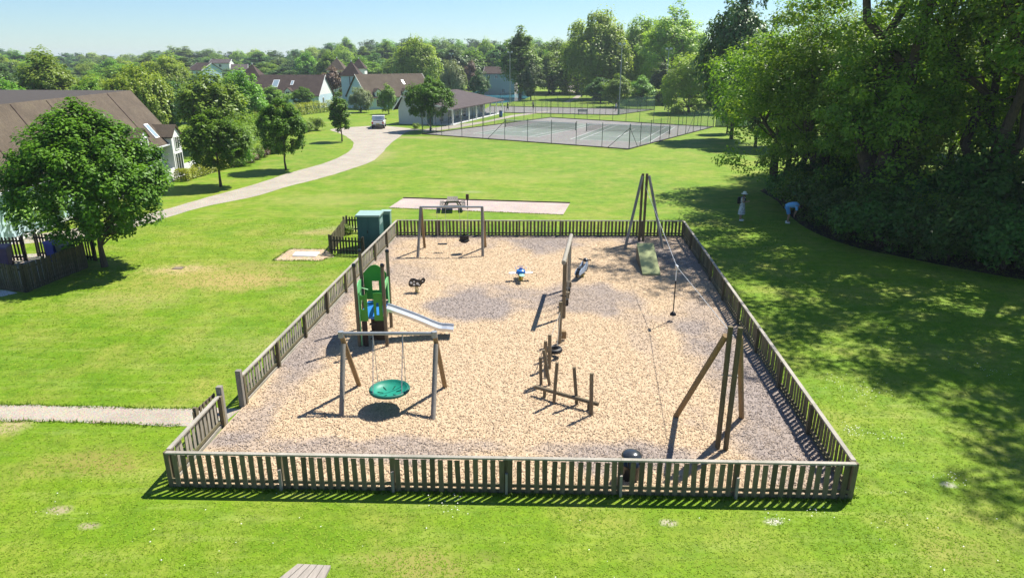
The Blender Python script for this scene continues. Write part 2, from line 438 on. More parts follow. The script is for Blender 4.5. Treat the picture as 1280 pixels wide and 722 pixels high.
ctr = np.stack([X, Y, Z + .012 + RNG.random(N) * .016], -1)
vs = []
for (i, j, k) in ((-1, -1, 0), (1, -.7, 0), (1, .8, 0), (-1, 1, 0), (-.8, -.8, 1), (.9, -.6, 1), (.8, .7, 1), (-.9, .8, 1)):
    vs.append(ctr + ax * (i * ln)[:, None] + sd * (j * wd)[:, None] + nm * (k * tk)[:, None])
vs = np.stack(vs, 1).reshape(-1, 3)
fq = np.array([(4, 5, 6, 7), (0, 1, 5, 4), (1, 2, 6, 5), (2, 3, 7, 6), (3, 0, 4, 7)])
fc = (fq[None] + (np.arange(N) * 8)[:, None, None]).reshape(-1, 4)
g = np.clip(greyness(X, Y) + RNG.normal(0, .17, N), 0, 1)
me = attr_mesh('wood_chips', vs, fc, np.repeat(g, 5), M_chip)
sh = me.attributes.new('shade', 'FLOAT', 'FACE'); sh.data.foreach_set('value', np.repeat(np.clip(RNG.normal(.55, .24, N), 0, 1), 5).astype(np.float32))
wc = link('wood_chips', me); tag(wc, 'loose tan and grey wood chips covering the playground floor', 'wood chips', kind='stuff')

# ------------------------------------------------------------------ tufts of grass and daisies near the camera
M_tuft = leafmat('grass_blade', (.130, .235, .010), (.27, .36, .05), .06, 0, .85, .03)
def inside_pg(x, y):
    u_ = np.array([PG['NL'].x + (PG['FL'].x - PG['NL'].x) * ((y - 13.5) / 24)]) - .1
    r_ = PG['NR'].x + (PG['FR'].x - PG['NR'].x) * ((y - 13) / 24) + .1
    return (x > u_[0]) & (x < r_) & (y > PG['NR'].y - .1) & (y < PG['FR'].y + .1)
def on_path(x, y):
    yt, yb = G(120, 508).y, G(120, 528).y
    return (x < -7.3) & (y > yb - .1 - .0 * x) & (y < yt + .12)
N = 190000
y = 8.2 + 34 * RNG.random(N) ** 1.7; x = (RNG.random(N) * 2 - 1) * (y * .78 + 3.2)
k = ~inside_pg(x, y) & ~on_path(x, y); x, y = x[k], y[k]; N = len(x)
hh = RNG.uniform(.008, .024, N) * (1 + .4 * np.clip((y - 10) / 20, 0, 1)); a0 = RNG.random(N) * 2 * PI
vs = []; w = RNG.uniform(.006, .014, N) * (1 + y / 40)
for q in range(2):
    a = a0 + q * 1.7 + RNG.normal(0, .3, N)
    lean = RNG.uniform(1.2, 2.6, N) * hh
    bx, by = x + np.cos(a) * .01, y + np.sin(a) * .01
    vs += [np.stack([bx - np.sin(a) * w, by + np.cos(a) * w, np.zeros(N)], -1), np.stack([bx + np.sin(a) * w, by - np.cos(a) * w, np.zeros(N)], -1),
           np.stack([bx + np.cos(a) * lean, by + np.sin(a) * lean, hh], -1)]
vs = np.stack(vs, 1).reshape(-1, 3)
fc = (np.array([(0, 1, 2), (3, 4, 5)])[None] + (np.arange(N) * 6)[:, None, None]).reshape(-1, 3)
t = np.clip(.40 + .35 * wob(x * .8, y * .8) + RNG.normal(0, .22, N), 0, 1)
gt = link('grass_tufts', attr_mesh('grass_tufts', vs, fc, np.repeat(t, 2), M_tuft, n=3)); tag(gt, 'short blades of mown grass on the lawn', 'grass', kind='stuff')
# longer grass left by the mower along the fences, the path and the pads
ex, ey = [], []
def along(a, b, n, spread, side):
    t_ = RNG.random(n); d = np.array([b.x - a.x, b.y - a.y]); nn_ = np.array([d[1], -d[0]]) / np.linalg.norm(d)
    o_ = side + RNG.normal(0, spread, n); ex.append(a.x + d[0] * t_ + nn_[0] * o_); ey.append(a.y + d[1] * t_ + nn_[1] * o_)
along(PG['NL'], PG['NR'], 5200, .045, .10); along(PG['NR'], PG['FR'], 5200, .05, .10); along(PG['FR'], PG['FL'], 1500, .05, .10); along(PG['FL'], PG['G2'], 4200, .05, .10); along(PG['G1'], PG['NL'], 700, .05, .10)
for pts_ in ([(-60, 505), (60, 506.5), (190, 510), (262, 510.5)], [(-60, 526), (60, 526.5), (180, 531), (226, 532)], [(341, 325.6), (363, 311.2), (408, 311.5), (418, 319.5), (400, 326), (341, 325.6)], [(487, 260), (704, 268.6)]):
    for a, b in zip(pts_[:-1], pts_[1:]): along(G(*a), G(*b), int(160 * (G(*b) - G(*a)).length), .05, 0)
x, y = np.concatenate(ex), np.concatenate(ey); N = len(x); a = RNG.random(N) * 2 * PI; hh = RNG.uniform(.03, .11, N) * (RNG.random(N) * .6 + .4); w = RNG.uniform(.008, .02, N); lean = RNG.uniform(.2, 1.0, N) * hh
vs = np.stack([np.stack([x - np.sin(a) * w, y + np.cos(a) * w, np.zeros(N)], -1), np.stack([x + np.sin(a) * w, y - np.cos(a) * w, np.zeros(N)], -1), np.stack([x + np.cos(a) * lean, y + np.sin(a) * lean, hh], -1)], 1).reshape(-1, 3)
eg = link('edge_grass', attr_mesh('edge_grass', vs, np.arange(N * 3).reshape(-1, 3), np.clip(RNG.normal(.35, .25, N), 0, 1), leafmat('long_grass', (.07, .16, .008), (.22, .30, .04), .3, 0, .8, .05), n=3)); tag(eg, 'longer tufts of grass along the fence feet and path edges', 'grass', kind='stuff')
M_daisy = simple('daisy_white', (.75, .75, .68), .7, .1)
dm = MB(); r = random.Random(5)
for (px, py, rad, n) in [(1065, 487, .9, 60), (1068, 540, .35, 45), (1110, 545, .5, 24), (1190, 600, .4, 22), (1235, 465, .8, 26), (1020, 640, .3, 12), (565, 627, .5, 30), (970, 650, .3, 14), (1010, 560, 1.0, 20), (1130, 430, 2.0, 20), (60, 640, 1.5, 8), (1120, 660, 2.5, 24), (300, 690, 3, 20), (700, 690, 4, 24)]:
    c = G(px, py)
    for i in range(n):
        x_, y_ = c.x + r.gauss(0, rad * .5), c.y + r.gauss(0, rad * .5); q = r.uniform(.008, .016)
        if PG['NL'].y - .2 < y_ and -7.9 < x_ < PG['NR'].x + (y_ - 13) * .078 + .1: continue
        dm.add([(x_, y_, .05)] + [(x_ + q * math.cos(a * PI / 3), y_ + q * math.sin(a * PI / 3), .045) for a in range(6)], [(0, a + 1, (a + 1) % 6 + 1) for a in range(6)])
do = dm.build('daisies', M_daisy); tag(do, 'tiny white daisies sprinkled over the lawn', 'daisies', kind='stuff')

# ------------------------------------------------------------------ trees
M_bark = simple('bark', (.085, .066, .048), .95, .65, 4, stretch=(5, 5, .8), bmp=1.0)
M_bark2 = simple('bark_pale', (.16, .13, .10), .9, .35, 5, stretch=(6, 6, 1), bmp=.5)
LM = dict(maple=leafmat('leaf_maple', (.030, .095, .005), (.16, .31, .018), .32, .10, .5, .22),
          green=leafmat('leaf_green', (.11, .225, .022), (.27, .42, .055), .38, .22),
          dark=leafmat('leaf_dark', (.055, .125, .03), (.15, .255, .06), .34, .2),
          willow=leafmat('leaf_willow', (.20, .32, .04), (.40, .52, .10), .55, .12),
          silver=leafmat('leaf_silver', (.20, .26, .12), (.34, .40, .20), .34, .12),
          yellow=leafmat('leaf_yellow', (.18, .29, .02), (.35, .45, .05), .38, .06),
          belt=leafmat('leaf_belt', (.09, .19, .014), (.29, .42, .05), .50, .12, .45, .3),
          shrub=leafmat('leaf_shrub', (.045, .10, .014), (.13, .22, .035), .32, .25, .45, .25),
          dome=leafmat('leaf_dome', (.17, .30, .02), (.38, .50, .05), .48, .06),
          purple=leafmat('leaf_purple', (.10, .06, .045), (.20, .12, .085), .28, .15),
          hedge=leafmat('leaf_hedge', (.17, .24, .012), (.40, .44, .03), .36, .08))
def leaves(pos, nrm, size, tint, rng, long=1.5):
    """one folded leaf of two triangles at every point"""
    n = len(pos); nrm = nrm / (np.linalg.norm(nrm, axis=1)[:, None] + 1e-9)
    t = rng.normal(0, 1, (n, 3)); t -= nrm * (t * nrm).sum(1)[:, None]; t /= np.linalg.norm(t, axis=1)[:, None] + 1e-9
    b = np.cross(nrm, t); s = (size * rng.uniform(.65, 1.35, n))[:, None]
    fold = nrm * s * rng.uniform(-.1, .35, n)[:, None]
    v = np.stack([pos - t * s * long * .5, pos + b * s * .42 + fold, pos + t * s * long * .5, pos - b * s * .42 + fold], 1).reshape(-1, 3)
    i = np.arange(n)[:, None] * 4
    return v, i + np.array([[0, 1, 2, 3]]), tint
def unit(rng, n):
    d = rng.normal(0, 1, (n, 3)); return d / np.linalg.norm(d, axis=1)[:, None]
def wavy(a, b, k, amp, rng):
    a, b = np.array(a, float), np.array(b, float); L_ = np.linalg.norm(b - a); out = [a]
    for i in range(1, k): out.append(a + (b - a) * i / k + rng.normal(0, amp * L_, 3) + np.array([0, 0, .10 * L_ * math.sin(PI * i / k)]))
    out.append(b); return [tuple(p) for p in out]
def make_tree(name, mat, seed, h, cw, base, ncl, clr, lpc, leaf, tr, forks=1, up=.5, shape=1.0, flat=.75, bark=None, droop=0, inner=.2, lean=(0, 0), lim=.4, lumpy=1.0, full=False):
    """returns trunk mesh and crown mesh; h height, cw crown half width, base crown foot, ncl clumps of radius clr with lpc leaves"""
    rng = np.random.default_rng(seed); bark = bark or M_bark
    cz, rz = (base + h) / 2, (h - base) / 2
    d = unit(rng, ncl); d[:, 2] = np.where(rng.random(ncl) < .5, d[:, 2], np.abs(d[:, 2]) * .9 - .25)
    fr = np.where(rng.random(ncl) < inner, rng.uniform(.2, .6, ncl), rng.uniform(.68, 1.0, ncl))
    lump = 1 + lumpy * (.16 * np.sin(d[:, 0] * 4 + seed) + .14 * np.sin(d[:, 1] * 5 + seed * 2) + rng.normal(0, .06, ncl))
    if full: fr = np.where(fr < .6, fr, rng.uniform(.8, .97, ncl))
    zz = d[:, 2]; wid = np.where(zz > 0, (1 - np.abs(zz) ** 2 * (1 - 1 / (1 + shape))) if shape != 1 else 1, 1.0)
    cc = np.stack([d[:, 0] * cw * fr * lump * wid + lean[0] * (zz * .5 + .5), d[:, 1] * cw * fr * lump * wid + lean[1] * (zz * .5 + .5), cz + zz * rz * fr * np.clip(lump, .85, 1.08)], -1)
    cr = clr * rng.uniform(.65, 1.3, ncl)
    # woody parts
    tb = MB(); tips = []
    top = np.array([lean[0] * .6, lean[1] * .6, base + (h - base) * .62])
    if forks == 1:
        ln_ = wavy((0, 0, -.15), top, 6, .007, rng); tb.tube(ln_, [tr * (1.35 if i == 0 else 1 - i * .13) for i in range(7)], 9); stems = [ln_]
    else:
        stems = []
        for q in range(forks):
            a = 2 * PI * q / forks + rng.uniform(-.4, .4); R_ = cw * rng.uniform(.3, .5)
            e = (math.cos(a) * R_ + lean[0] * .6, math.sin(a) * R_ + lean[1] * .6, base + (h - base) * rng.uniform(.5, .75))
            s0 = (math.cos(a) * tr * .5, math.sin(a) * tr * .5, -.15)
            ln_ = wavy(s0, e, 7, .035, rng); tb.tube(ln_, [tr * (1.15 - i * .135) * .85 for i in range(8)], 9); stems.append(ln_)
    order = rng.permutation(ncl)[:int(ncl * lim)]
    for q in order:
        st = stems[rng.integers(len(stems))]; e = cc[q]
        if len(stems) > 1: st = min(stems, key=lambda s_: np.linalg.norm(np.array(s_[-2])[:2] - e[:2]))
        k = min(range(1, len(st)), key=lambda i: abs(st[i][2] - (e[2] - .45 * np.linalg.norm(e[:2] - np.array(st[i][:2])))))
        r0 = tr * (.42 if forks == 1 else .32) * (1 - k / (len(st) + 2))
        tb.tube(wavy(st[k], e, 4, .05, rng), [r0, r0 * .75, r0 * .55, r0 * .38, r0 * .15], 6)
    tm = tb.mesh(name + '_trunk', bark, True)
    # leaves
    cid = np.repeat(np.arange(ncl), lpc); n = len(cid); dd = unit(rng, n)
    rad = cr[cid] * (1 - .55 * rng.random(n) ** 1.7) * (1 + .25 * np.sin(dd[:, 0] * 5 + cid) * np.sin(dd[:, 1] * 6 + cid * 2))
    pos = cc[cid] + dd * rad[:, None] * np.array([1, 1, flat]) + rng.normal(0, .08 * clr, (n, 3))
    outw = pos - np.array([lean[0] * .5, lean[1] * .5, cz]); outw /= np.linalg.norm(outw, axis=1)[:, None] + 1e-6
    nrm = dd * .5 + outw * .3 + np.array([0, 0, up]) + rng.normal(0, .30, (n, 3))
    ct = rng.normal(0, .16, ncl)
    tint = np.clip(.5 + .22 * dd[:, 2] + ct[cid] + rng.normal(0, .15, n), 0, 1)  # clump tops tinted lighter: light from above put into leaf colour
    if droop:      # hanging streamers from the outside of the dome
        P, Nn, T = [pos], [nrm], [tint]
        for q in range(ncl):
            ns = max(4, int(lpc / 9)); sp = cc[q] + unit(rng, ns) * cr[q] * np.array([1, 1, .4])
            for s_ in sp:
                L_ = min(droop * rng.uniform(.5, 1.1), max(.3, s_[2] - .5)); m_ = 18
                tt = np.sort(rng.random(m_)); out = np.array([s_[0], s_[1], 0.]); out /= np.linalg.norm(out) + 1e-6
                p = s_ + out * (tt * .10 * L_)[:, None] + np.array([0, 0, -1]) * (tt ** 1.15 * L_)[:, None] + rng.normal(0, .07, (m_, 3)) * clr
                P.append(p); Nn.append(out * .7 + rng.normal(0, .4, (m_, 3)) + np.array([0, 0, .75])); T.append(np.clip(.62 - .25 * tt + rng.normal(0, .13, m_) + rng.normal(0, .12), 0, 1))
        pos, nrm, tint = np.concatenate(P), np.concatenate(Nn), np.concatenate(T)
    pos[:, 2] = np.maximum(pos[:, 2], .05)
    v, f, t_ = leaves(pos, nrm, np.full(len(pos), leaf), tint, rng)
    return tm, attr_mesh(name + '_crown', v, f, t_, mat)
TREES = {}
def tree(kind, loc, label, cat='tree', group=None, s=1.0, rz=None, sz=None, name=None):
    tm, cm = TREES[kind]
    r = thing(name or 'tree', (loc[0], loc[1], 0), label, cat, group, rz if rz is not None else random.uniform(0, 6.28))
    r.scale = (s, s, sz or s)
    if tm: link('trunk', tm, r)
    link('crown', cm, r)
    return r
TREES['maple_a'] = make_tree('maple_a', LM['maple'], 3, 7.4, 3.45, 1.2, 430, .46, 140, .12, .13, up=.9, shape=1.25, flat=.95, lim=.08, inner=.3, lumpy=.35, full=True)
TREES['maple_b'] = make_tree('maple_b', LM['maple'], 5, 6.0, 2.4, 1.25, 260, .38, 110, .13, .10, up=.9, shape=1.3, flat=.95, lim=.10, inner=.3, lumpy=.4, full=True)
TREES['maple_c'] = make_tree('maple_c', LM['maple'], 8, 5.4, 1.3, 1.2, 90, .38, 90, .15, .08, up=.8, shape=1.4, lim=.2)
TREES['round_a'] = make_tree('round_a', LM['green'], 21, 13, 5.5, 1.0, 170, 1.2, 95, .38, .28, shape=1.2, up=1.1, flat=.85)
TREES['round_b'] = make_tree('round_b', LM['green'], 22, 12, 4.6, .6, 150, 1.1, 95, .36, .25, shape=1.5, up=1.1, flat=.85)
TREES['tall_a'] = make_tree('tall_a', LM['green'], 23, 18, 4.6, 1.2, 200, 1.2, 85, .40, .32, shape=1.6, inner=.25, up=1.1)
TREES['dark_a'] = make_tree('dark_a', LM['dark'], 24, 15, 5.4, .8, 180, 1.25, 85, .40, .3, shape=1.2, up=.8)
TREES['dark_b'] = make_tree('dark_b', LM['dark'], 25, 17, 4.0, .8, 180, 1.05, 85, .40, .3, shape=1.7, up=.8)
TREES['willow_a'] = make_tree('willow_a', LM['willow'], 26, 14, 5.6, 1.5, 190, 1.35, 75, .30, .35, droop=2.6, shape=1.0, lumpy=.35, full=True, bark=M_bark2, up=1.1)
TREES['willow_b'] = make_tree('willow_b', LM['silver'], 27, 11, 5.2, 1.0, 150, 1.15, 70, .28, .3, droop=1.6, lumpy=.4, full=True, bark=M_bark2, up=1.1)
TREES['willow_y'] = make_tree('willow_y', LM['yellow'], 28, 9, 4.6, 1.0, 130, 1.0, 70, .26, .3, droop=2.0, lumpy=.6, full=True, bark=M_bark2, up=1.1)
TREES['airy'] = make_tree('airy', LM['willow'], 29, 18, 6.2, 2.5, 210, 1.0, 70, .32, .3, forks=4, shape=1.1, inner=.3, lim=.9, bark=M_bark2, up=.8)
TREES['dome'] = make_tree('dome', LM['dome'], 31, 11, 5.3, -1.5, 230, 1.0, 85, .27, .25, shape=1.0, up=.9, flat=.9, inner=.15, lumpy=.12, full=True, bark=M_bark2)
TREES['purple'] = make_tree('purple', LM['purple'], 30, 8, 3.4, 1.0, 90, .9, 70, .32, .2, up=.7)

# ------------------------------------------------------------------ playground fence
M_pale_wood = wood('fence_timber', (.185, .150, .095), (.125, .118, .062), .35, .35)
M_rail_wood = wood('rail_timber', (.40, .365, .31), (.28, .265, .21), .3, .12)  # paler tone puts sun on the top rails into the colour
M_post_wood = wood('round_timber', (.25, .195, .12), (.16, .13, .085), .4, .2)
M_tan_wood = wood('tan_timber', (.30, .20, .10), (.23, .16, .085), .35, .15)
M_grey_wood = wood('silver_timber', (.30, .275, .235), (.21, .195, .165), .3, .15)
M_steel = simple('galvanised_steel', (.52, .53, .54), .42, .15, 8, metal=.85, bmp=0)
M_dull_steel = simple('dull_steel', (.33, .34, .345), .5, .2, 8, metal=.5, bmp=0)
M_black = simple('black_rubber', (.014, .014, .015), .5, .3, 8)
M_blackgloss = simple('black_plastic', (.012, .012, .014), .28, .2, 6, bmp=0, spec=.5)
M_white = simple('white_paint', (.78, .78, .76), .5, .06, 3, bmp=.03)
FH = .93
slat_me = MB().box(-.058, .058, -.011, .011, .03, FH - .05).mesh('slat', M_pale_wood)
slat_sunlit = MB().box(-.058, .058, -.011, .011, .03, FH - .05).mesh('slat', wood('sunlit_slat', (.36, .325, .265), (.25, .235, .18), .3, .25))  # paler copy of the slat timber paints in sun on the inner face
post_me = MB().box(-.055, .055, -.055, .055, -.1, FH + .0).mesh('post', M_pale_wood)
stub_me = MB().box(-.03, .03, -.03, .03, 0, .56).mesh('stub', M_grey_wood)
def fence_run(a, b, label, out, first=True, last=True, bays=6, pitch=.198, group='timber fence runs round the playground', stubs=True, board_mat=None, slat=None):
    slat = slat or slat_me
    board_mat = board_mat or M_pale_wood  # darker board tone stands in for shade at the fence foot
    """slatted run from a to b; out = +1/-1 says which side of the line the slats' outer face is on"""
    a, b = Vector((a.x, a.y, 0)), Vector((b.x, b.y, 0)); d = b - a; L_ = d.length; ang = math.atan2(d.y, d.x)
    t = thing('slatted_fence', a, label, 'fence', group, ang)
    n = int(L_ / pitch)
    pos = [L_ * i / bays for i in range(bays + 1)]
    def piece(nm, me, x, y=0, z=0, jit=0):
        o = link(nm, me, t, (x, y, z)); o.rotation_euler = (random.gauss(0, jit), random.gauss(0, jit), random.gauss(0, jit)); return o
    for i in range(1, n):
        x = L_ * i / n
        if min(abs(x - p) for p in pos) < .07: continue
        piece('slat', slat, x + random.gauss(0, .006), out * .034, random.uniform(-.018, .010), .011)
    for i, p in enumerate(pos):
        if (i == 0 and not first) or (i == bays and not last): continue
        piece('post', post_me, p, -out * .036, 0, .006)
        if stubs and 0 < i < bays: piece('stub_post', stub_me, p + .01, out * .078, 0, .01)
    for i in range(bays):
        x0, x1 = pos[i] + .003, pos[i + 1] - .003
        piece('top_rail', MB().box(0, x1 - x0, -.05, .05, FH - .03, FH + .012).mesh('top_rail', M_rail_wood), x0)
        piece('rail', MB().box(0, x1 - x0, -.02, .02, .16, .24).mesh('rail', M_pale_wood), x0, 0)
        piece('bottom_board', MB().box(0, x1 - x0, -.018, .018, -.02, .10).mesh('bottom_board', board_mat), x0, -out * .004)
    return t
eps = .06
fence_run(PG['NL'], PG['NR'], 'slatted timber fence run along the near side, by the litter bin', -1, bays=6)
fence_run(PG['FL'], PG['FR'], 'slatted timber fence run between the swings and the pale surfaced strip', 1, bays=7)
def off(p, q, k):
    d = (q - p).normalized(); return p + d * k
fence_run(off(PG['NR'], PG['FR'], .12), off(PG['FR'], PG['NR'], .12), 'long slatted timber fence run beside the cable ride, on the shaded side', -1, bays=9, stubs=False)
fence_run(off(PG['G2'], PG['FL'], .14), off(PG['FL'], PG['G2'], .12), 'long slatted fence run painted pale as if sunlit, beside the slide tower', 1, bays=8, stubs=False, board_mat=M_rail_wood, slat=slat_sunlit)
fence_run(off(PG['NL'], PG['G1'], .12), off(PG['G1'], PG['NL'], .14), 'short slatted fence run between the gateway and the corner', 1, bays=1, stubs=False, board_mat=M_rail_wood, slat=slat_sunlit)
for nm, p, lab in (('gate_post', PG['G1'], 'square timber gate post at the end of the short fence run'), ('gate_post', PG['G2'], 'square timber gate post at the end of the long sunlit-painted fence run')):
    o = MB().box(p.x - .075, p.x + .075, p.y - .075, p.y + .075, -.1, 1.16).build(nm, M_grey_wood, None, bevel=.01)
    tag(o, lab, 'gate post', 'gate posts')
# gate leaf swung back outside the short run
gp = PG['G1']; ga = gp + V(-.14, .02, 0); gb = ga + V(-.10, -1.02, 0); gd = (gb - ga).normalized()
gt_ = thing('gate', ga, 'dark slatted timber gate standing open outside the short fence run', 'gate')
for k in range(7):
    p = ga + gd * (.10 + k * .165); MB().bar(p + V(0, 0, .08), p + V(0, 0, .98), .09, .02, up=gd.cross(V(0, 0, 1))).build('slat', M_pale_wood, gt_)
for z in (.2, .9): MB().bar(ga + V(-.03, .0, z), gb + V(-.03, 0, z), .035, .08).build('rail', M_pale_wood, gt_)
MB().bar(gb + V(0, 0, .02), gb + V(0, 0, 1.06), .08, .08).build('stile', M_pale_wood, gt_)

# ------------------------------------------------------------------ basket swing
def log(a, b, r=.06, taper=1.0, n=12): return MB().tube([a, (Vector(a) + Vector(b)) / 2, b], [r, r * (1 + taper) / 2, r * taper], n)
Yb = 17.95
BL, BR = at(426, 415.5, Yb), at(543, 417.4, Yb)
BR.z = BL.z = (BL.z + BR.z) / 2
t = thing('basket_swing', (0, Yb, 0), 'timber basket swing with steel crossbeam and round green seat', 'swing')
MB().tube([BL + V(-.06, 0, 0), BR + V(.06, 0, 0)], .05, 12).build('crossbeam', M_dull_steel, t, True)
for B, fx, nx in ((BL, (450, 481.5), (426.5, 521.5)), (BR, (557, 483.7), (541, 526.5))):
    f = G(*fx); n_ = G(*nx); top = B + V(0, -.10, .0)
    d_ = f - B
    log(f - V(0, 0, .1), B + V(0, 0, -.02), .072).build('leg', M_tan_wood, t, True)
    j = B + d_ * .16 + V(0, -.12, 0)
    log(n_ - V(0, 0, .1), j, .072).build('leg', M_grey_wood, t, True)
    MB().tube([B + V(0, 0, -.12), B + V(0, 0, .06)], .085, 12).build('bracket', M_dull_steel, t, True)
bc = G(487, 486, .62); R_ = .54
bk = MB()
for k in range(28):
    a0, a1 = 2 * PI * k / 28, 2 * PI * (k + 1) / 28
ring = [bc + V(R_ * math.cos(a), R_ * math.sin(a), 0) for a in np.linspace(0, 2 * PI, 33)]
M_green_seat = simple('green_rubber', (.012, .22, .145), .45, .2, 6)
seat = MB()
prof = [(.02, -.13), (.2, -.12), (.36, -.085), (.46, -.03), (.5, .03), (.475, .035), (.44, -.01), (.35, -.065), (.2, -.10), (.02, -.11)]
seat.lathe([(r_ * 1.05, z_) for r_, z_ in prof], bc, 32); so_ = seat.build('seat', M_green_seat, t, True)
MB().tube(ring, .045, 8, False).build('rim', simple('green_rim', (.006, .11, .075), .5, .2), so_, True)
slot = MB()
for k in range(6):
    a = 2 * PI * k / 6 + .2
    p0, p1 = bc + V(.18 * math.cos(a), .18 * math.sin(a), -.098), bc + V(.34 * math.cos(a), .34 * math.sin(a), -.060)
    slot.bar(p0, p1, .014, .02)
slot.build('slots', simple('slot_dark', (.004, .05, .035), .7, .1), so_)
for sx, B in ((-1, BL), (1, BR)):
    hb = Vector(((BL.x + BR.x) / 2 + sx * .42, Yb, BL.z - .05))
    for sy in (-1, 1):
        a = math.atan2(sy, sx) if True else 0
        MB().tube([hb, bc + V(R_ * .74 * sx, R_ * .68 * sy, .03)], .012, 6).build('chain', M_steel, t)

# ------------------------------------------------------------------ two-seat swing at the back
Ys = 34.1
SL, SR = at(526, 258.7, Ys), at(602.7, 258.6, Ys); SL.z = SR.z = (SL.z + SR.z) / 2
t = thing('swing_set', (SL.x, Ys, 0), 'grey two-seat swing frame with flat seat and toddler seat', 'swing')
MB().tube([SL + V(-.05, 0, 0), SR + V(.05, 0, 0)], .055, 12).build('crossbeam', M_dull_steel, t, True)
for S, n_, f in ((SL, G(522, 323), G(531, 310)), (SR, G(603.5, 321), G(607, 309))):
    log(n_ - V(0, 0, .1), S, .075).build('leg', M_grey_wood, t, True)
    log(f - V(0, 0, .1), S + V(0, .09, -.1), .07).build('leg', M_tan_wood, t, True)
s1 = at(553, 304.6, Ys + .1); s2 = at(580.4, 301, Ys)
for dx in (-.22, .22):
    MB().tube([V(s1.x + dx, Ys, SL.z), s1 + V(dx, 0, 0)], .008, 6).build('chain', M_steel, t)
    MB().tube([V(s2.x + dx, Ys, SL.z), s2 + V(dx * .8, 0, .3)], .008, 6).build('chain', M_steel, t)
MB().box(s1.x - .24, s1.x + .24, s1.y - .09, s1.y + .09, s1.z - .03, s1.z + .015).build('flat_seat', M_black, t, bevel=.012)
cs = MB(); cs.lathe([(.10, -.10), (.20, -.06), (.235, .05), (.245, .20), (.25, .30), (.215, .31), (.21, .2), (.2, .06), (.1, 0)], s2, 18, 1, .85)
cradle = cs.build('toddler_seat', M_black, t, True)
MB().tube([s2 + V(-.26, -.12, .06), s2 + V(0, -.27, .03), s2 + V(.26, -.12, .06)], .045, 8).build('front_bar', M_black, cradle, True)

# ------------------------------------------------------------------ slide tower
M_pgreen = simple('green_panel', (.05, .27, .03), .35, .08, 2, bmp=0)
M_lgreen = simple('light_green_panel', (.17, .52, .20), .35, .08, 2, bmp=0)
M_blue = simple('blue_plastic', (.03, .17, .50), .35, .1, 3, bmp=0)
M_dkpanel = simple('dark_brown_panel', (.03, .02, .015), .55, .3, 3)
fr_, fl_, nr_, nl_ = G(489.5, 410), G(456.5, 410), G(484, 434), G(450, 434)
t = thing('slide_tower', (fl_.x, nl_.y, 0), 'play tower with four posts, green panels and metal slide', 'slide')
pt = hgt(489.5, 410, 313)
for p in (fr_, fl_, nr_, nl_):
    q = log(p - V(0, 0, .1), p + V(0, 0, pt - .04), .062).build('post', M_post_wood, t, True)
    MB().lathe([(.07, -.03), (.075, .03), (.05, .08), (.01, .09)], p + V(0, 0, pt - .04), 12).build('cap', M_blackgloss, q, True)
dz = 1.12
dk = MB().box(nl_.x + .02, fr_.x - .02, nl_.y + .05, fl_.y - .05, dz - .08, dz)
dk.build('deck', M_blue, t)
def arch_panel(a, b, z0, z1, arch, th=.025, hole=None):
    """upright board between a and b with an arched top and an optional slot"""
    a, b = Vector((a.x, a.y, 0)), Vector((b.x, b.y, 0)); d = (b - a); L_ = d.length; d.normalize(); nn = V(-d.y, d.x, 0) * th
    mb_ = MB(); n = 14
    zt = lambda s_: z1 + arch * math.sin(PI * s_)
    segs = [i / n for i in range(n + 1)]
    for i in range(n):
        s0, s1 = segs[i], segs[i + 1]; p0, p1 = a + d * L_ * s0, a + d * L_ * s1
        spans = [(z0, None)]
        if hole and hole[0] <= s0 and s1 <= hole[1] + 1e-6: spans = [(z0, hole[2]), (hole[3], None)]
        for lo_, hi_ in spans:
            h0 = hi_ if hi_ else zt(s0); h1 = hi_ if hi_ else zt(s1)
            mb_.hexa([p0 + V(0, 0, lo_), p1 + V(0, 0, lo_), p1 + nn + V(0, 0, lo_), p0 + nn + V(0, 0, lo_), p0 + V(0, 0, h0), p1 + V(0, 0, h1), p1 + nn + V(0, 0, h1), p0 + nn + V(0, 0, h0)])
    return mb_
e_ = .07
def ins(a, b, e=e_): d = (b - a).normalized(); return a + d * e, b - d * e
a, b = ins(nl_, nr_); m1 = a.lerp(b, .36); m2 = a.lerp(b, .62)
arch_panel(a, m1, .98, 2.02, -.12, hole=(4 / 14, 8 / 14, 1.4, 1.75)).build('front_panel', M_pgreen, t)
arch_panel(m2, b, 1.0, 1.98, .03, hole=(4 / 14, 8 / 14, 1.2, 1.65)).build('front_panel', M_pgreen, t)
MB().tube([a + V(.02, -.05, .1), a + V(.03, -.06, 1.9), a.lerp(b, .2) + V(0, -.08, 2.22), a.lerp(b, .45) + V(0, -.05, 2.14)], .018, 8).build('climbing_pole', M_lgreen, t, True)
a, b = ins(fl_, fr_); arch_panel(a, b, dz + .02, 2.15, .32, hole=(5 / 14, 9 / 14, 1.5, 1.85)).build('back_panel', M_pgreen, t)
a, b = ins(nl_, fl_); arch_panel(a, b, dz + .02, 1.95, .16).build('side_panel', M_lgreen, t)
a, b = ins(nr_, fr_); arch_panel(a, b, dz - .25, 2.05, .12, hole=(3 / 14, 11 / 14, dz, 1.95)).build('slide_arch', M_lgreen, t)
a, b = ins(nl_, nr_); MB().box(a.x + .30, b.x - .02, a.y + .35, a.y + .38, .12, dz - .1).build('shop_panel', M_dkpanel, t)
MB().box(a.x + .06, a.x + .24, a.y - .02, a.y + .02, .05, .97).build('ladder_panel', M_dkpanel, t)
for k in range(3): MB().box(a.x + .32, b.x - .3, nl_.y - .02, nl_.y + .06, .3 + k * .27, .35 + k * .27).build('step', M_dkpanel, t)
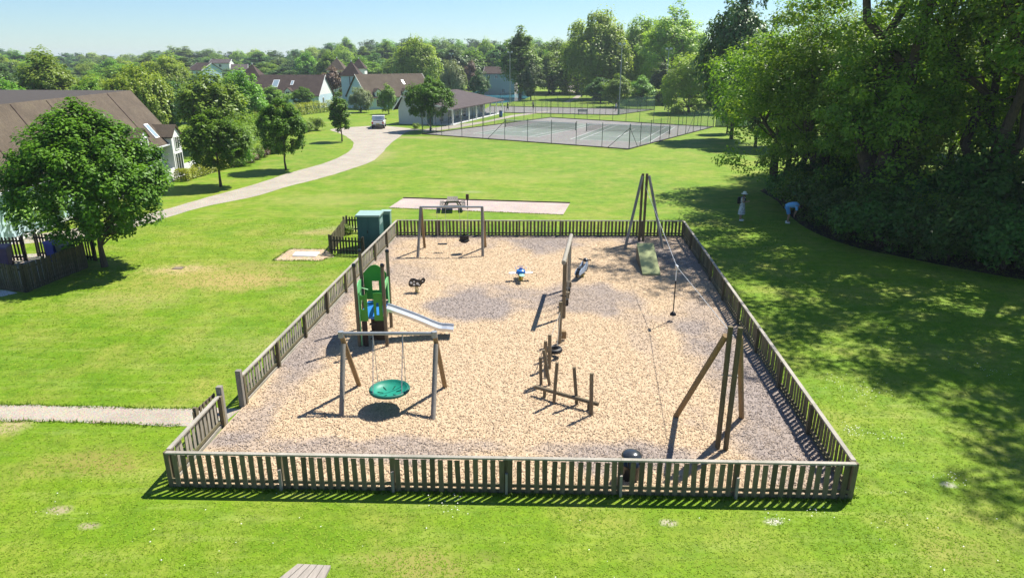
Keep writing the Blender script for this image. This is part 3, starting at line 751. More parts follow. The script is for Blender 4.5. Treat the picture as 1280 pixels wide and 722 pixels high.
# the chute
s0 = V(fr_.x + .03, (nr_.y + fr_.y) / 2, dz + .02); e0 = G(567, 410, .30); e0.y -= .05
dirv = (e0 - s0); w = .26
ch = [s0, s0.lerp(e0, .1), s0.lerp(e0, .45) + V(0, 0, -.05), s0.lerp(e0, .76) + V(0, 0, -.13), s0.lerp(e0, .9) + V(0, 0, -.06), e0 + V(0, 0, -.01)]
ch = smooth_line(ch, 3); sidev = dirv.cross(V(0, 0, 1)).normalized()
bed = MB(); o_ = 0
for i in range(len(ch) - 1):
    bed.bar(ch[i], ch[i + 1], w * 2, .025)
M_slide = simple('polished_steel', (.62, .63, .64), .36, .08, 4, metal=.8, bmp=0)
slide = bed.build('chute', M_slide, t)
for sg in (-1, 1):
    MB_ = MB()
    for i in range(len(ch) - 1): MB_.bar(ch[i] + sidev * sg * (w + .012) + V(0, 0, .04), ch[i + 1] + sidev * sg * (w + .012) + V(0, 0, .04), .03, .10)
    MB_.build('side_rail', M_slide, slide)
lp = s0.lerp(e0, .72); MB().tube([V(lp.x, lp.y, -.05), lp + V(0, 0, -.14)], .03, 8).build('slide_leg', M_dull_steel, t, True)

# ------------------------------------------------------------------ spring rockers
def spring(p, r_=.10, h_=.38, turns=5):
    return MB().tube([p + V(r_ * math.cos(a), r_ * math.sin(a), h_ * a / (2 * PI * turns)) for a in np.linspace(0, 2 * PI * turns, turns * 12 + 1)], .022, 6)
M_spring = simple('spring_steel', (.42, .33, .10), .4, .2, metal=.3)
p = G(521, 366); t = thing('spring_rocker', p, 'black and white animal spring rocker in front of the swings', 'spring rocker')
spring(p).build('spring', M_spring, t, True)
out = [(-.42, .40), (-.30, .36), (-.12, .40), (.05, .38), (.22, .36), (.30, .46), (.40, .56), (.50, .60), (.56, .70), (.50, .80), (.40, .84), (.32, .76), (.24, .70), (.05, .72), (-.15, .80), (-.32, .78), (-.45, .66), (-.48, .50)]
for dy in (-.11, .09):
    bo = MB().prism([(p.x + a, p.y + dy + .02, p.z + b) for a, b in out], (0, .025, 0)).build('side_board', M_blackgloss, t)
    sp = MB()
    for (a, b, r_) in ((-.3, .6, .07), (-.12, .66, .05), (-.13, .5, .06), (.08, .56, .07), (.18, .48, .04), (.40, .70, .035)):
        sp.prism([(p.x + a + r_ * math.cos(q) * 1.2, p.y + dy + .016, p.z + b + r_ * math.sin(q)) for q in np.linspace(0, 2 * PI, 11)[:-1]], (0, .033, 0))
    sp.build('white_patches', M_white, bo)
MB().box(p.x - .22, p.x + .06, p.y - .088, p.y + .108, p.z + .60, p.z + .64).build('seat', M_black, t)
MB().tube([p + V(.2, -.2, .8), p + V(.2, .2, .8)], .018, 8).build('handle', M_black, t); t.scale = (.7, .7, .8)
# four-petal rocker
p = G(651, 351); t = thing('spring_rocker', p, 'four-seat spring rocker with blue centre and white seats', 'spring rocker')
spring(p, .12, .36).build('spring', simple('yellow_spring', (.65, .48, .04), .4, .1), t, True)
hb = MB(); hb.lathe([(.05, 0), (.20, .04), (.27, .14), (.24, .25), (.12, .33), (.02, .35)], p + V(0, 0, .34), 18); hb.build('hub', M_blue, t, True)
MB().lathe([(.02, 0), (.11, .02), (.02, .05)], p + V(0, 0, .69), 12).build('hub_cap', simple('dark_blue', (.01, .03, .22), .3, .1, bmp=0), t, True)
for k, mm in enumerate((M_white, simple('aqua', (.10, .45, .55), .35, .08, bmp=0), M_white, simple('mint', (.35, .62, .48), .4, .08, bmp=0))):
    a = k * PI / 2 + .12; d_ = V(math.cos(a), math.sin(a), 0); s_ = V(-d_.y, d_.x, 0)
    ptsA = [p + d_ * r_ + s_ * w_ + V(0, 0, .44) for r_, w_ in ((.2, -.08), (.42, -.15), (.62, -.14), (.70, 0), (.62, .14), (.42, .15), (.2, .08))]
    se = MB().prism(ptsA, (0, 0, .03)).build('seat', mm, t)
    MB().tube([p + d_ * .3 + s_ * -.16 + V(0, 0, .72), p + d_ * .3 + s_ * .16 + V(0, 0, .72)], .016, 6).build('handle', M_blue, se)
t.scale = (.8, .8, .85)
# motorbike rocker
p = G(727, 347); t = thing('spring_rocker', p, 'black and blue-grey motorbike spring rocker beside the log frame', 'spring rocker')
M_bluegrey = simple('blue_grey_panel', (.30, .40, .55), .35, .15, bmp=0)
ax_ = V(.42, .9, 0).normalized(); sx_ = V(ax_.y, -ax_.x, 0)
spring(p).build('spring', M_spring, t, True); t.scale = (.95, .95, .8)
out = [(-.62, .34), (-.30, .36), (.05, .34), (.35, .40), (.52, .60), (.50, .82), (.36, .90), (.16, .74), (-.10, .66), (-.35, .68), (-.60, .60), (-.72, .46)]
for dy in (-.12, .10): MB().prism([p + ax_ * a + sx_ * dy + V(0, 0, b) for a, b in out], sx_ * .025).build('side_board', M_bluegrey, t)
for a in (.55, -.55):
    MB().prism([p + ax_ * (a + .22 * math.cos(q)) + sx_ * -.05 + V(0, 0, .42 + .22 * math.sin(q)) for q in np.linspace(0, 2 * PI, 17)[:-1]], sx_ * .10).build('wheel', M_blackgloss, t)
MB().prism([p + ax_ * a + sx_ * -.095 + V(0, 0, .62) for a in (-.45, .1)] + [p + ax_ * a + sx_ * .10 + V(0, 0, .62) for a in (.1, -.45)], (0, 0, .07)).build('seat', M_black, t)
MB().tube([p + ax_ * .38 + sx_ * -.32 + V(0, 0, .98), p + ax_ * .42 + V(0, 0, .92), p + ax_ * .38 + sx_ * .32 + V(0, 0, .98)], .035, 8).build('handlebar', M_blackgloss, t, True)
MB().lathe([(.05, 0), (.12, .03), (.13, .14), (.06, .2)], p + ax_ * .5 + V(0, 0, .82), 10).build('headlamp', M_blackgloss, t, True)

# ------------------------------------------------------------------ log climbing trail
f1, f2 = G(704.4, 398), G(710.8, 362); ht = hgt(704.4, 398, 327)
t = thing('log_frame', f1, 'log frame of two tall posts with hanging steps under a beam painted pale as if sunlit', 'climbing frame')
for q in (f1, f2): log(q - V(0, 0, .1), q + V(0, 0, ht), .075).build('post', M_post_wood, t, True)
d_ = (f2 - f1).normalized()
log(f1 - d_ * .35 + V(-.03, 0, ht + .06), f2 + d_ * .35 + V(.03, 0, ht + .06), .085).build('beam', M_rail_wood, t, True)  # paler timber puts sun on the beam's top into its colour
for i, k in enumerate((.22, .42, .62, .82)):
    c = f1.lerp(f2, k); zz = .40 + .06 * (i % 2)
    st = log(c + V(.02, 0, zz - .13), c + V(.02, 0, zz + .13), .12).build('hanging_step', M_post_wood if i % 2 else M_black, t, True)
    for dx in (-.07, .07): MB().tube([c + V(dx, 0, ht + .02), c + V(dx, 0, zz + .1)], .012, 6).build('rope', simple('green_rope', (.10, .20, .09), .8, .2) if i == 0 and dx < 0 else M_rail_wood, st)
for zz in (.6, .95): MB().tube([f1 + V(.09, -.05, zz), f1 + V(-.13, -.05, zz)], .022, 8).build('foot_peg', M_black, t, True)
# rope bridge between single posts
g1, g2, g3 = G(699.5, 430), G(686.5, 462), G(681.5, 452)
t = thing('rope_crossing', g1, 'rope crossing of three slim posts with a hanging tyre and block', 'climbing frame')
log(g1 - V(0, 0, .1), g1 + V(0, 0, hgt(699.5, 430, 377)), .062).build('post', M_post_wood, t, True)
log(g2 - V(0, 0, .1), g2 + V(0, 0, hgt(686.5, 462, 418)), .06).build('post', M_post_wood, t, True)
log(g3 - V(0, 0, .1), g3 + V(0, 0, hgt(681.5, 452, 426)), .058).build('post', M_post_wood, t, True)
q = G(703, 426); MB().box(q.x - .06, q.x + .13, q.y - .1, q.y + .1, .12, .40).build('block', M_tan_wood, t, bevel=.02)
MB().tube([g1 + V(0, 0, .28), q + V(0, 0, .28)], .02, 6).build('block_arm', M_dull_steel, t)
q = G(692.5, 447); MB().tube([q + V(.2 * math.cos(a), .2 * math.sin(a) , .30) for a in np.linspace(0, 2 * PI, 17)], .085, 8, False).build('tyre', M_black, t, True)
for a, b in ((g1 + V(0, 0, 1.2), q + V(.1, .1, .34)), (g2 + V(0, 0, .95), q + V(-.12, -.1, .34)), (g1 + V(0, 0, 1.25), g2 + V(0, 0, 1.05)), (g3 + V(0, 0, .7), q + V(-.15, .1, .34))):
    MB().tube([a, (a + b) / 2 + V(0, 0, -.05), b], .012, 6).build('rope', M_rail_wood, t)
# balance beam with poles
c1 = G(688, 482.5); d1 = G(676.5, 482); e1 = G(692, 505); f3 = G(721.6, 507); g4 = G(739, 520)
t = thing('balance_beam', e1, 'low log balance beam with leaning upright poles to hold', 'balance beam')
def pole(base, px, py, r_=.05):
    tp = at(px, py, base.y); log(base - V(0, 0, .1), tp, r_).build('pole', M_post_wood, t, True)
pole(c1, 679.4, 437); pole(d1, 675.5, 446); pole(e1, 696.4, 452.7); pole(f3, 717.6, 458.7); pole(g4, 739.5, 466, .056)
b0 = at(668.7, 483, e1.y + .55); b1 = at(748, 505, (f3.y + g4.y) / 2 - .15)
log(b0, b1, .06).build('beam', M_post_wood, t, True)
for k in (.16, .86):
    q = b0.lerp(b1, k); log(V(q.x, q.y, -.1), q, .05).build('beam_support', M_post_wood, t, True)
for zz in (.25, .55): MB().tube([d1 + V(0, 0, zz), c1 + V(-.1, 0, zz + .02)], .02, 6).build('rung', M_rail_wood, t)
q = (c1 + d1) / 2; MB().box(q.x - .07, q.x + .07, q.y - .02, q.y + .02, .30, .72).build('net_panel', M_grey_wood, t)

# ------------------------------------------------------------------ cable ride
M_zip = wood('cable_ride_timber', (.17, .135, .075), (.11, .095, .05), .4, .15)
nb1, nb2 = G(896.6, 561), G(906.6, 563); nh = hgt(901, 561.5, 408)
t = thing('cable_ride', G(901, 562), 'timber cable ride strung between two braced post towers', 'zip line')
for q in (nb1, nb2): log(q - V(0, 0, .1), q + V((-.0 if q is nb1 else .03), 0, nh), .066).build('post', M_zip, t, True)
la, lb = G(842.7, 520), G(927.3, 521.5)
log(la - V(0, 0, .1), nb1 + V(-.06, .1, nh - .28), .075).build('brace', M_tan_wood, t, True)
log(lb - V(0, 0, .1), nb2 + V(.08, .1, nh - .28), .075).build('brace', M_tan_wood, t, True)
MB().tube([nb1 + V(-.1, 0, nh * .62), nb2 + V(.1, 0, nh * .62)], .02, 8).build('bolt', M_dull_steel, t)
fb1, fb2 = G(798.6, 302), G(803.6, 302); fh = hgt(801, 302, 217)
for q in (fb1, fb2): log(q - V(0, 0, .1), q + V(0, 0, fh), .072).build('post', M_zip, t, True)
log(G(780, 314) - V(0, 0, .1), fb1 + V(-.05, -.12, fh - .1), .075).build('brace', M_grey_wood, t, True)
log(G(829.3, 311.5) - V(0, 0, .1), fb2 + V(.09, -.12, fh - .1), .075).build('brace', M_grey_wood, t, True)
ca = (fb1 + fb2) / 2 + V(0, 0, fh - .55); cb = (nb1 + nb2) / 2 + V(0, 0, nh - .25)
mid = at(846, 333, 0.0 + (G(847, 402).y))
M_cable = simple('cable_steel', (.55, .55, .55), .4, .1, metal=.4, bmp=0)
MB().tube([ca, mid], .010, 6).build('cable', M_cable, t)
MB().tube([mid, cb], .010, 6).build('cable', M_cable, t)
tr_ = MB().box(mid.x - .035, mid.x + .035, mid.y - .14, mid.y + .14, mid.z - .10, mid.z + .05).build('trolley', M_steel, t, bevel=.015)
MB().tube([mid + V(0, 0, -.1), mid + V(0, 0, -.55)], .02, 8).build('hanger', M_white, tr_, True)
MB().tube([mid + V(0, 0, -.55), V(mid.x, mid.y, .32)], .022, 8).build('hanger_rope', M_black, tr_, True)
MB().lathe([(.03, .12), (.06, .10), (.12, .03), (.12, -.02), (.04, -.04)], V(mid.x, mid.y, .30), 14).build('button_seat', M_black, tr_, True)
# ramp
M_rampg = simple('green_matting', (.29, .32, .15), .85, .2, 3, bmp=.4)
t = thing('start_ramp', G(812, 342), 'pale green sloping start ramp under the far cable ride tower', 'ramp')
r3, r4 = G(825.7, 342, .12), G(803.2, 342, .12); zt = .88
r1, r2 = G(796, 303.5, zt), G(816.7, 303.5, zt)
MB().prism([r1, r2, r3, r4], (0, 0, -.09)).build('ramp_top', M_rampg, t)
for a, b in ((r1, r4), (r2, r3)):
    MB().add([a + V(0, 0, -.1), b + V(0, 0, -.1), V(b.x, b.y, -.02), V(a.x, a.y, -.02)] + [p + V(.04 if a is r1 else -.04, 0, 0) for p in (a + V(0, 0, -.1), b + V(0, 0, -.1), V(b.x, b.y, -.02), V(a.x, a.y, -.02))],
             [(0, 1, 2, 3), (7, 6, 5, 4), (0, 4, 5, 1), (1, 5, 6, 2), (2, 6, 7, 3), (3, 7, 4, 0)]).build('side_board', M_post_wood, t)
MB().bar(V(r1.x, r1.y - .03, zt / 2 - .05), V(r2.x, r2.y - .03, zt / 2 - .05), .04, zt - .12).build('end_board', M_post_wood, t)

# ------------------------------------------------------------------ litter bin inside the near fence
q = G(790, 606); t = thing('litter_bin', V(q.x, q.y + .25, 0), 'black round litter bin with domed lid behind the near fence', 'litter bin')
q = t.location.copy(); bz = at(790, 566, q.y).z
MB().lathe([(.20, 0), (.22, .05), (.225, bz - .28)], q, 20).build('body', M_blackgloss, t, True)
for k in range(3):
    a = k * 2 * PI / 3; MB().bar(q + V(.20 * math.cos(a), .20 * math.sin(a), bz - .28), q + V(.20 * math.cos(a), .20 * math.sin(a), bz - .1), .05, .03).build('lid_strut', M_blackgloss, t)
M_lid = simple('grey_black_lid', (.03, .035, .04), .22, .2, 5, bmp=0, spec=.6)
MB().lathe([(.235, bz - .10), (.245, bz - .07), (.23, bz - .02), (.17, bz + .03), (.08, bz + .055), (.01, bz + .06)], q, 24).build('lid', M_lid, t, True)

# ------------------------------------------------------------------ green cabinets in their picket pen
M_cab = simple('dark_green_steel', (.045, .12, .115), .55, .15, 3, bmp=.02, spec=.2)
M_cabtop = simple('pale_green_top', (.26, .38, .35), .6, .12, 3, bmp=.02)
c0, c1 = G(448.5, 312), G(473.5, 312); cw_ = c1.x - c0.x
tpz = at(444, 270, c0.y).z
t = thing('green_cabinet', V(c0.x, c0.y, 0), 'tall dark green utility cabinet with pale top beside the fence', 'cabinet')
x0, x1, y0, y1 = c0.x, c1.x + .1, c0.y, c0.y + 1.15
MB().box(x0, x1, y0, y1, 0, tpz - .05).build('body', M_cab, t, bevel=.01)
MB().box(x0 - .06, x1 + .06, y0 - .07, y1 + .06, tpz - .048, tpz + .05).build('roof', M_cabtop, t, bevel=.015)
for k in range(2): MB().box(x0 + .05 + k * (x1 - x0) * .5, x0 + (x1 - x0) * (.5 * k + .46), y0 - .018, y0 - .002, .12, tpz - .14).build('door', M_cab, t)
MB().box(x0 + (x1 - x0) * .44, x0 + (x1 - x0) * .47, y0 - .045, y0 - .02, .9, 1.05).build('handle', M_black, t)
for k in range(4): MB().box(x1 + .001, x1 + .012, y0 + .2, y1 - .2, tpz - .5 + k * .07, tpz - .47 + k * .07).build('vent_slat', M_cabtop, t)
q = V(G(478, 294).x, G(478, 294).y, 0)
t = thing('green_cabinet', q, 'small low pale green utility cabinet behind the tall one', 'cabinet')
MB().box(q.x, q.x + .5, q.y, q.y + .45, 0, 1.35).build('body', simple('mid_green_steel', (.20, .33, .25), .5, .12), t, bevel=.01)
MB().box(q.x - .03, q.x + .53, q.y - .03, q.y + .48, 1.352, 1.40).build('roof', M_cabtop, t, bevel=.01)
MB().box(q.x + .06, q.x + .44, q.y - .012, q.y - .001, .15, 1.2).build('door', M_cab, t)
M_dkpicket = wood('dark_picket', (.05, .045, .028), (.035, .036, .022), .3, .25)
def pick_mesh(h_, w_=.085, mat=None): return MB().prism([(-w_ / 2, -.011, .04), (w_ / 2, -.011, .04), (w_ / 2, -.011, h_ - .05), (w_ / 4, -.011, h_), (-w_ / 4, -.011, h_), (-w_ / 2, -.011, h_ - .05)], (0, .022, 0)).mesh('picket', mat)
pk1 = pick_mesh(.95, mat=M_dkpicket); pk2 = pick_mesh(.95, mat=M_pale_wood)
def picket_run(a, b, label, pk, mat, h_=.95, pitch=.155, group='picket pen runs round the green cabinets', posts=1):
    a, b = Vector((a[0], a[1], 0)), Vector((b[0], b[1], 0)); d = b - a; L_ = d.length
    t = thing('picket_fence', a, label, 'fence', group, math.atan2(d.y, d.x))
    n = max(2, int(L_ / pitch))
    for i in range(n): link('picket', pk, t, (L_ * (i + .5) / n, -.034, random.uniform(-.015, .01)), (random.gauss(0, .012), random.gauss(0, .01), 0))
    for z in (.22, h_ - .22): link('rail', MB().box(0, L_, -.02, .02, z - .04, z + .04).mesh('rail', mat), t)
    for i in range(posts + 1): link('post', MB().box(-.045, .045, 0.022, .11, -.1, h_ + .03).mesh('post', mat), t, (.05 + (L_ - .1) * i / posts, 0, 0))
    return t
p0 = G(413.5, 317); p1 = G(459, 319.5); p2 = G(433, 290.5); p3 = G(449, 290.5)
picket_run((p0.x, p0.y), (p1.x - .15, p1.y), 'dark picket run in front of the green cabinet', pk1, M_dkpicket)
picket_run((p0.x, p0.y + .14), (p2.x, p2.y - .12), 'pale picket run on the open lawn side of the cabinet pen', pk2, M_pale_wood)
picket_run((p2.x, p2.y), (x0 - .1, p2.y), 'dark picket run behind the green cabinet', pk1, M_dkpicket)

# ------------------------------------------------------------------ picnic table on the strip
q = G(564, 267); M_pic = wood('picnic_timber', (.20, .17, .14), (.15, .14, .12), .3, .2)
q.y += 1.2
t = thing('picnic_table', q, 'weathered picnic table standing at the edge of the pale strip', 'picnic table')
q = V(q.x, q.y, 0); t.rotation_euler.z = PI / 2 + .08
for k in range(5): MB().box(q.x - .85, q.x + .85, q.y - .36 + k * .145, q.y - .36 + k * .145 + .13, .71, .75).build('table_board', M_pic, t)
for sy in (-1, 1):
    for k in range(2): MB().box(q.x - .85, q.x + .85, q.y + sy * .72 - .13 + k * .14, q.y + sy * .72 + k * .14 - .01, .42, .46).build('bench_board', M_pic, t)
for sx in (-.6, .6):
    for sy in (-1, 1): MB().bar(q + V(sx, sy * .66, 0), q + V(sx, sy * .22, .71), .09, .05, up=(1, 0, 0)).build('leg', M_pic, t)
    MB().bar(q + V(sx + .06, -.82, .38), q + V(sx + .06, .82, .38), .045, .09).build('cross_bar', M_pic, t)
    MB().bar(q + V(sx + .06, -.34, .67), q + V(sx + .06, .34, .67), .045, .07).build('cross_bar', M_pic, t)
q = q + V(.98, .2, 0)
t = thing('litter_post', q, 'slim dark post with a small box beside the picnic table', 'post')
MB().tube([q + V(0, 0, -.1), q + V(0, 0, .95)], .035, 8).build('pole', M_black, t, True)
MB().box(q.x - .10, q.x + .10, q.y - .07, q.y + .07, .70, 1.02).build('box', simple('dull_red', (.10, .04, .03), .5, .2), t, bevel=.02)

# ------------------------------------------------------------------ weathered board top at the bottom edge of the picture, manhole
q0, q1, q2, q3 = G(372, 707, .02), G(414, 709, .02), G(404, 730, .02), G(345, 728, .02)
t = thing('board_platform', (q0 + q1 + q2 + q3) / 4 * 1 - V(0, 0, .02), 'pale grey weathered board platform lying in the grass', 'slab')
n = 5
for i in range(n):
    a, b = i / n + .01, (i + 1) / n - .012
    MB().prism([q0.lerp(q1, a), q0.lerp(q1, b), q3.lerp(q2, b), q3.lerp(q2, a)], (0, 0, .06)).build('board', M_pale, t)
q = G(223, 335); t = thing('manhole_cover', q, 'small rusty square manhole cover in a bare patch of lawn', 'manhole cover')
MB().box(q.x - .24, q.x + .24, q.y - .2, q.y + .2, -.02, .010).build('frame', M_edge, t)
MB().box(q.x - .2, q.x + .2, q.y - .16, q.y + .16, .0, .016).build('lid', simple('rusty_iron', (.20, .16, .12), .7, .3), t)

# ------------------------------------------------------------------ buildings
M_roof = None
def roofmat(name, col, scale=1.0):
    m, nt, bs = mat_new(name); v = mapping(nt)
    a = noise(nt, v, .8, 5, .65); b = noise(nt, v, 9, 4, .7)
    br = nt.nodes.new('ShaderNodeTexBrick'); br.inputs['Scale'].default_value = 3.2
    br.inputs['Color1'].default_value = (1, 1, 1, 1); br.inputs['Color2'].default_value = (.72, .72, .72, 1); br.inputs['Mortar'].default_value = (.45, .45, .45, 1)
    br.inputs['Mortar Size'].default_value = .02; br.inputs['Row Height'].default_value = .3
    nt.links.new(v, br.inputs['Vector'])
    c = ramp(nt, a, [(.3, tuple(x * .78 for x in col)), (.55, col), (.75, (col[0] * 1.15, col[1] * 1.2, col[2] * 1.1))])
    c = mixc(nt, .55, c, mixc(nt, 1, c, br.outputs['Color'], 'MULTIPLY'))
    c = mixc(nt, 1, c, ramp(nt, b, [(.3, (.78,) * 3), (.7, (1.15,) * 3)]), 'MULTIPLY')
    nt.links.new(c, bs.inputs['Base Color']); bs.inputs['Roughness'].default_value = .9; bs.inputs['Specular IOR Level'].default_value = .15
    bump(nt, bs, b, .4, .03); return m
M_roof = roofmat('brown_tiles', (.125, .098, .072)); M_roof2 = roofmat('dark_tiles', (.085, .062, .052)); M_roof3 = roofmat('grey_tiles', (.105, .085, .082)); M_roofr = roofmat('red_tiles', (.20, .11, .085))
M_felt = simple('dark_felt', (.060, .050, .042), .95, .3, 2)
M_wallw = simple('white_render', (.74, .74, .73), .75, .06, 1.5, bmp=.05); M_wallb = simple('pale_blue_boards', (.46, .60, .67), .65, .08, 2, bmp=.05)
M_wallg = simple('grey_render', (.55, .57, .58), .8, .06, 1.5, bmp=.05); M_wallt = simple('taupe_render', (.42, .40, .37), .8, .06, 1.5)
m_, nt_, bs_ = mat_new('window_glass'); bs_.inputs['Base Color'].default_value = (.02, .03, .04, 1); bs_.inputs['Roughness'].default_value = .06; bs_.inputs['Specular IOR Level'].default_value = .8; M_glass = m_
class Frame:
    """ground frame: origin, direction along a wall, direction into the house"""
    def __init__(s, O, u):
        s.O = Vector((O.x, O.y, 0)); s.u = Vector((u.x, u.y, 0)).normalized(); s.v = Vector((-s.u.y, s.u.x, 0))
    def __call__(s, a, b, z): return s.O + s.u * a + s.v * b + V(0, 0, z)
    def box(s, mb, a0, a1, b0, b1, z0, z1):
        return mb.hexa([s(a0, b0, z0), s(a1, b0, z0), s(a1, b1, z0), s(a0, b1, z0), s(a0, b0, z1), s(a1, b0, z1), s(a1, b1, z1), s(a0, b1, z1)])
def window(F, t, a, z, w, h, b=0, side=-1, panes=2, name='window', along='u', parent=None):
    """frame with recessed panes on the wall b (side = which way it looks); along='v' for the end walls"""
    def bx(mb, a0, a1, b0, b1, z0, z1):
        if along == 'u': return F.box(mb, a0, a1, min(b0, b1), max(b0, b1), z0, z1)
        return F.box(mb, min(b0, b1), max(b0, b1), a0, a1, z0, z1)
    f = MB(); e = .07
    bx(f, a, a + e, b + side * .003, b + side * .06, z, z + h); bx(f, a + w - e, a + w, b + side * .003, b + side * .06, z, z + h)
    bx(f, a + e, a + w - e, b + side * .003, b + side * .06, z, z + e); bx(f, a + e, a + w - e, b + side * .003, b + side * .06, z + h - e, z + h)
    for k in range(1, panes): bx(f, a + w * k / panes - .025, a + w * k / panes + .025, b + side * .004, b + side * .05, z + e, z + h - e)
    fo = f.build(name, M_white, t)
    for k in range(panes):
        p = MB(); bx(p, a + e * .5 + (w - e) * k / panes + .02, a + e * .5 + (w - e) * (k + 1) / panes - .02, b + side * .005, b + side * .025, z + e, z + h - e); p.build('pane', M_glass, fo)
    return fo
def gable_house(O, u, L_, W_, eave, ridge, wall, roof, label, over=.35, wall_end=None, wins=(), ends=(), lights=(), dormers=(), left_over=.25, cat='house', chimney=None):
    F = Frame(O, u); t = thing('house', F.O, label, cat)
    m = MB(); m.add([F(0, 0, 0), F(L_, 0, 0), F(L_, W_, 0), F(0, W_, 0), F(0, 0, eave), F(L_, 0, eave), F(L_, W_, eave), F(0, W_, eave)], [(0, 1, 5, 4), (1, 2, 6, 5), (2, 3, 7, 6), (3, 0, 4, 7)]); m.build('wall', wall, t)
    for a in (0, L_):
        g = MB().prism([F(a, 0, eave), F(a, W_, eave), F(a, W_ / 2, ridge - .05)], F.u * (.12 if a == 0 else -.12)); g.build('gable', wall_end or wall, t)
    k = (ridge - eave) / (W_ / 2); lo_ = eave - over * k
    for b0, b1 in ((-over, W_ / 2), (W_ + over, W_ / 2)):
        s = MB().prism([F(-left_over, b0, lo_), F(L_ + left_over, b0, lo_), F(L_ + left_over, b1, ridge), F(-left_over, b1, ridge)], (0, 0, .14)); ro = s.build('roof', roof, t)
        if b0 < 0:
            for (a, f0, w, h) in lights:
                z0 = lo_ + (ridge - lo_) * f0; b = b0 + (b1 - b0) * f0; db = (b1 - b0) * h
                sk = MB().prism([F(a, b, z0 + .15), F(a + w, b, z0 + .15), F(a + w, b + db, z0 + .15 + (ridge - lo_) * h), F(a, b + db, z0 + .15 + (ridge - lo_) * h)], (0, 0, .05)).build('skylight', M_white, ro)
                kz = (ridge - lo_) / (b1 - b0)
                pp = lambda a_, db_: F(a_, b + db_, z0 + .205 + kz * db_)
                MB().prism([pp(a + .1, .1), pp(a + w - .1, .1), pp(a + w - .1, db - .1), pp(a + .1, db - .1)], (0, 0, .012)).build('pane', M_skyglass, sk)
            if chimney:
                a = chimney; MB_ = MB(); F.box(MB_, a, a + .7, W_ / 2 - .4, W_ / 2 + .4, ridge - .4, ridge + .9); MB_.build('chimney', M_wallw, ro)
    MB().prism([F(-left_over - .04, -over, lo_ - .12), F(-left_over - .04, W_ / 2, ridge - .10), F(-left_over - .04, W_ / 2, ridge + .16), F(-left_over - .04, -over, lo_ + .16)], F.u * .04).build('bargeboard', M_white, t)
    MB().prism([F(L_ + left_over, -over, lo_ - .12), F(L_ + left_over, W_ / 2, ridge - .10), F(L_ + left_over, W_ / 2, ridge + .16), F(L_ + left_over, -over, lo_ + .16)], F.u * .04).build('bargeboard', M_white, t)
    for (a, z, w, h) in wins: window(F, t, a, z, w, h)
    for (a, z, w, h, end) in ends: window(F, t, a, z, w, h, b=(0 if end < 0 else L_), side=end, along='v')
    for (a, w, z0, h) in dormers: dormer(F, t, a, w, z0, h, eave, k, over, roof)
    return F, t
M_skyglass = simple('skylight_glass', (.26, .34, .38), .15, .1, bmp=0, spec=.6)
def dormer(F, t, a, w, z0, h, eave, k, over, roof, out=.15):
    """gabled dormer rising from the slope: front wall at b=-out"""
    bt = (z0 + h + .6 - eave) / k
    d = MB().prism([F(a, -out, z0), F(a + w, -out, z0), F(a + w, -out, z0 + h), F(a + w / 2, -out, z0 + h + w * .42), F(a, -out, z0 + h)], F.v * (bt + out)).build('dormer', M_wallw, t)
    for sg in (0, 1):
        p0, p1 = (F(a - .14, -out - .12, z0 + h - .1), F(a + w / 2, -out - .12, z0 + h + w * .42 + .02)) if sg == 0 else (F(a + w + .14, -out - .12, z0 + h - .1), F(a + w / 2, -out - .12, z0 + h + w * .42 + .02))
        MB().prism([p0, p1, p1 + F.v * (bt + out), p0 + F.v * (bt + out)], (0, 0, .09)).build('dormer_roof', roof, d)
    window(F, d, a + w * .16, z0 + .25, w * .68, h - .3, b=-out, panes=2, parent=d)

# --- long brown-roofed house at the left
E1 = G(222, 175.5, 3.0); E2 = G(175, 189, 3.0)
du = (E1 - E2).normalized()
O = E1 - du * 25
Lh = (E1 - O).length; F = Frame(O, E1 - O)      # wall looks towards -v: the path side is on the right
zr = 7.0; R1 = G(163, 113, zr); R2 = G(0, 130.5, zr); dr = (R1 - R2).normalized(); R2b = R1 - dr * 27
t = thing('terrace_house', F.O, 'long white terrace under a big brown tiled roof beside the drive', 'house')
T1 = G(0, 112.3, zr); T1 = R1 + (T1 - R1) * 1.5; T2 = R2b + V(-22, 0, 0)
e1, e2 = E1.copy(), O.copy(); e1.z = e2.z = 3.0; e2 = V(O.x, O.y, 3.0)
RS = MB(); na = 26
for i in range(na):
    for j in range(6):
        c4 = [e2.lerp(e1, a_).lerp(R2b.lerp(R1, a_), f_) for a_, f_ in ((i / na, j / 6), ((i + 1) / na, j / 6), ((i + 1) / na, (j + 1) / 6), (i / na, (j + 1) / 6))]
        RS.add(c4, [(0, 1, 2, 3)])
RS.add([e2, e1, e1 + V(0, 0, -.16), e2 + V(0, 0, -.16)], [(0, 1, 2, 3)]); RS.add([e1, R1, R1 + V(0, 0, -.16), e1 + V(0, 0, -.16)], [(0, 1, 2, 3)])
RS.build('roof', M_roof, t)
MB().prism([R2b, R1, T1, T2], (0, 0, -.12)).build('flat_roof', M_felt, t)
w0, w1 = F(0, .55, 0), F(Lh - .3, .55, 0)
WB = MB(); F.box(WB, 0, Lh - .3, .5, .8, 0, 2.85); WB.build('wall', M_wallw, t)
MB().prism([F(Lh - .3, .8, 0), F(Lh - .3, .8, 2.8), R1 + V(-.4, -.3, -.3), R1 + V(-.4, -.3, -zr)], F.u * -.15).build('end_wall', M_wallw, t)
RB = MB(); RB.hexa([R1 + V(-.4, -.3, -zr), T1 + V(0, -.3, -zr), T2 + V(0, 0, -zr), R2b + V(0, 0, -zr), R1 + V(-.4, -.3, -.2), T1 + V(0, -.3, -.2), T2 + V(0, 0, -.2), R2b + V(0, 0, -.2)]); RB.build('wall', M_wallw, t)
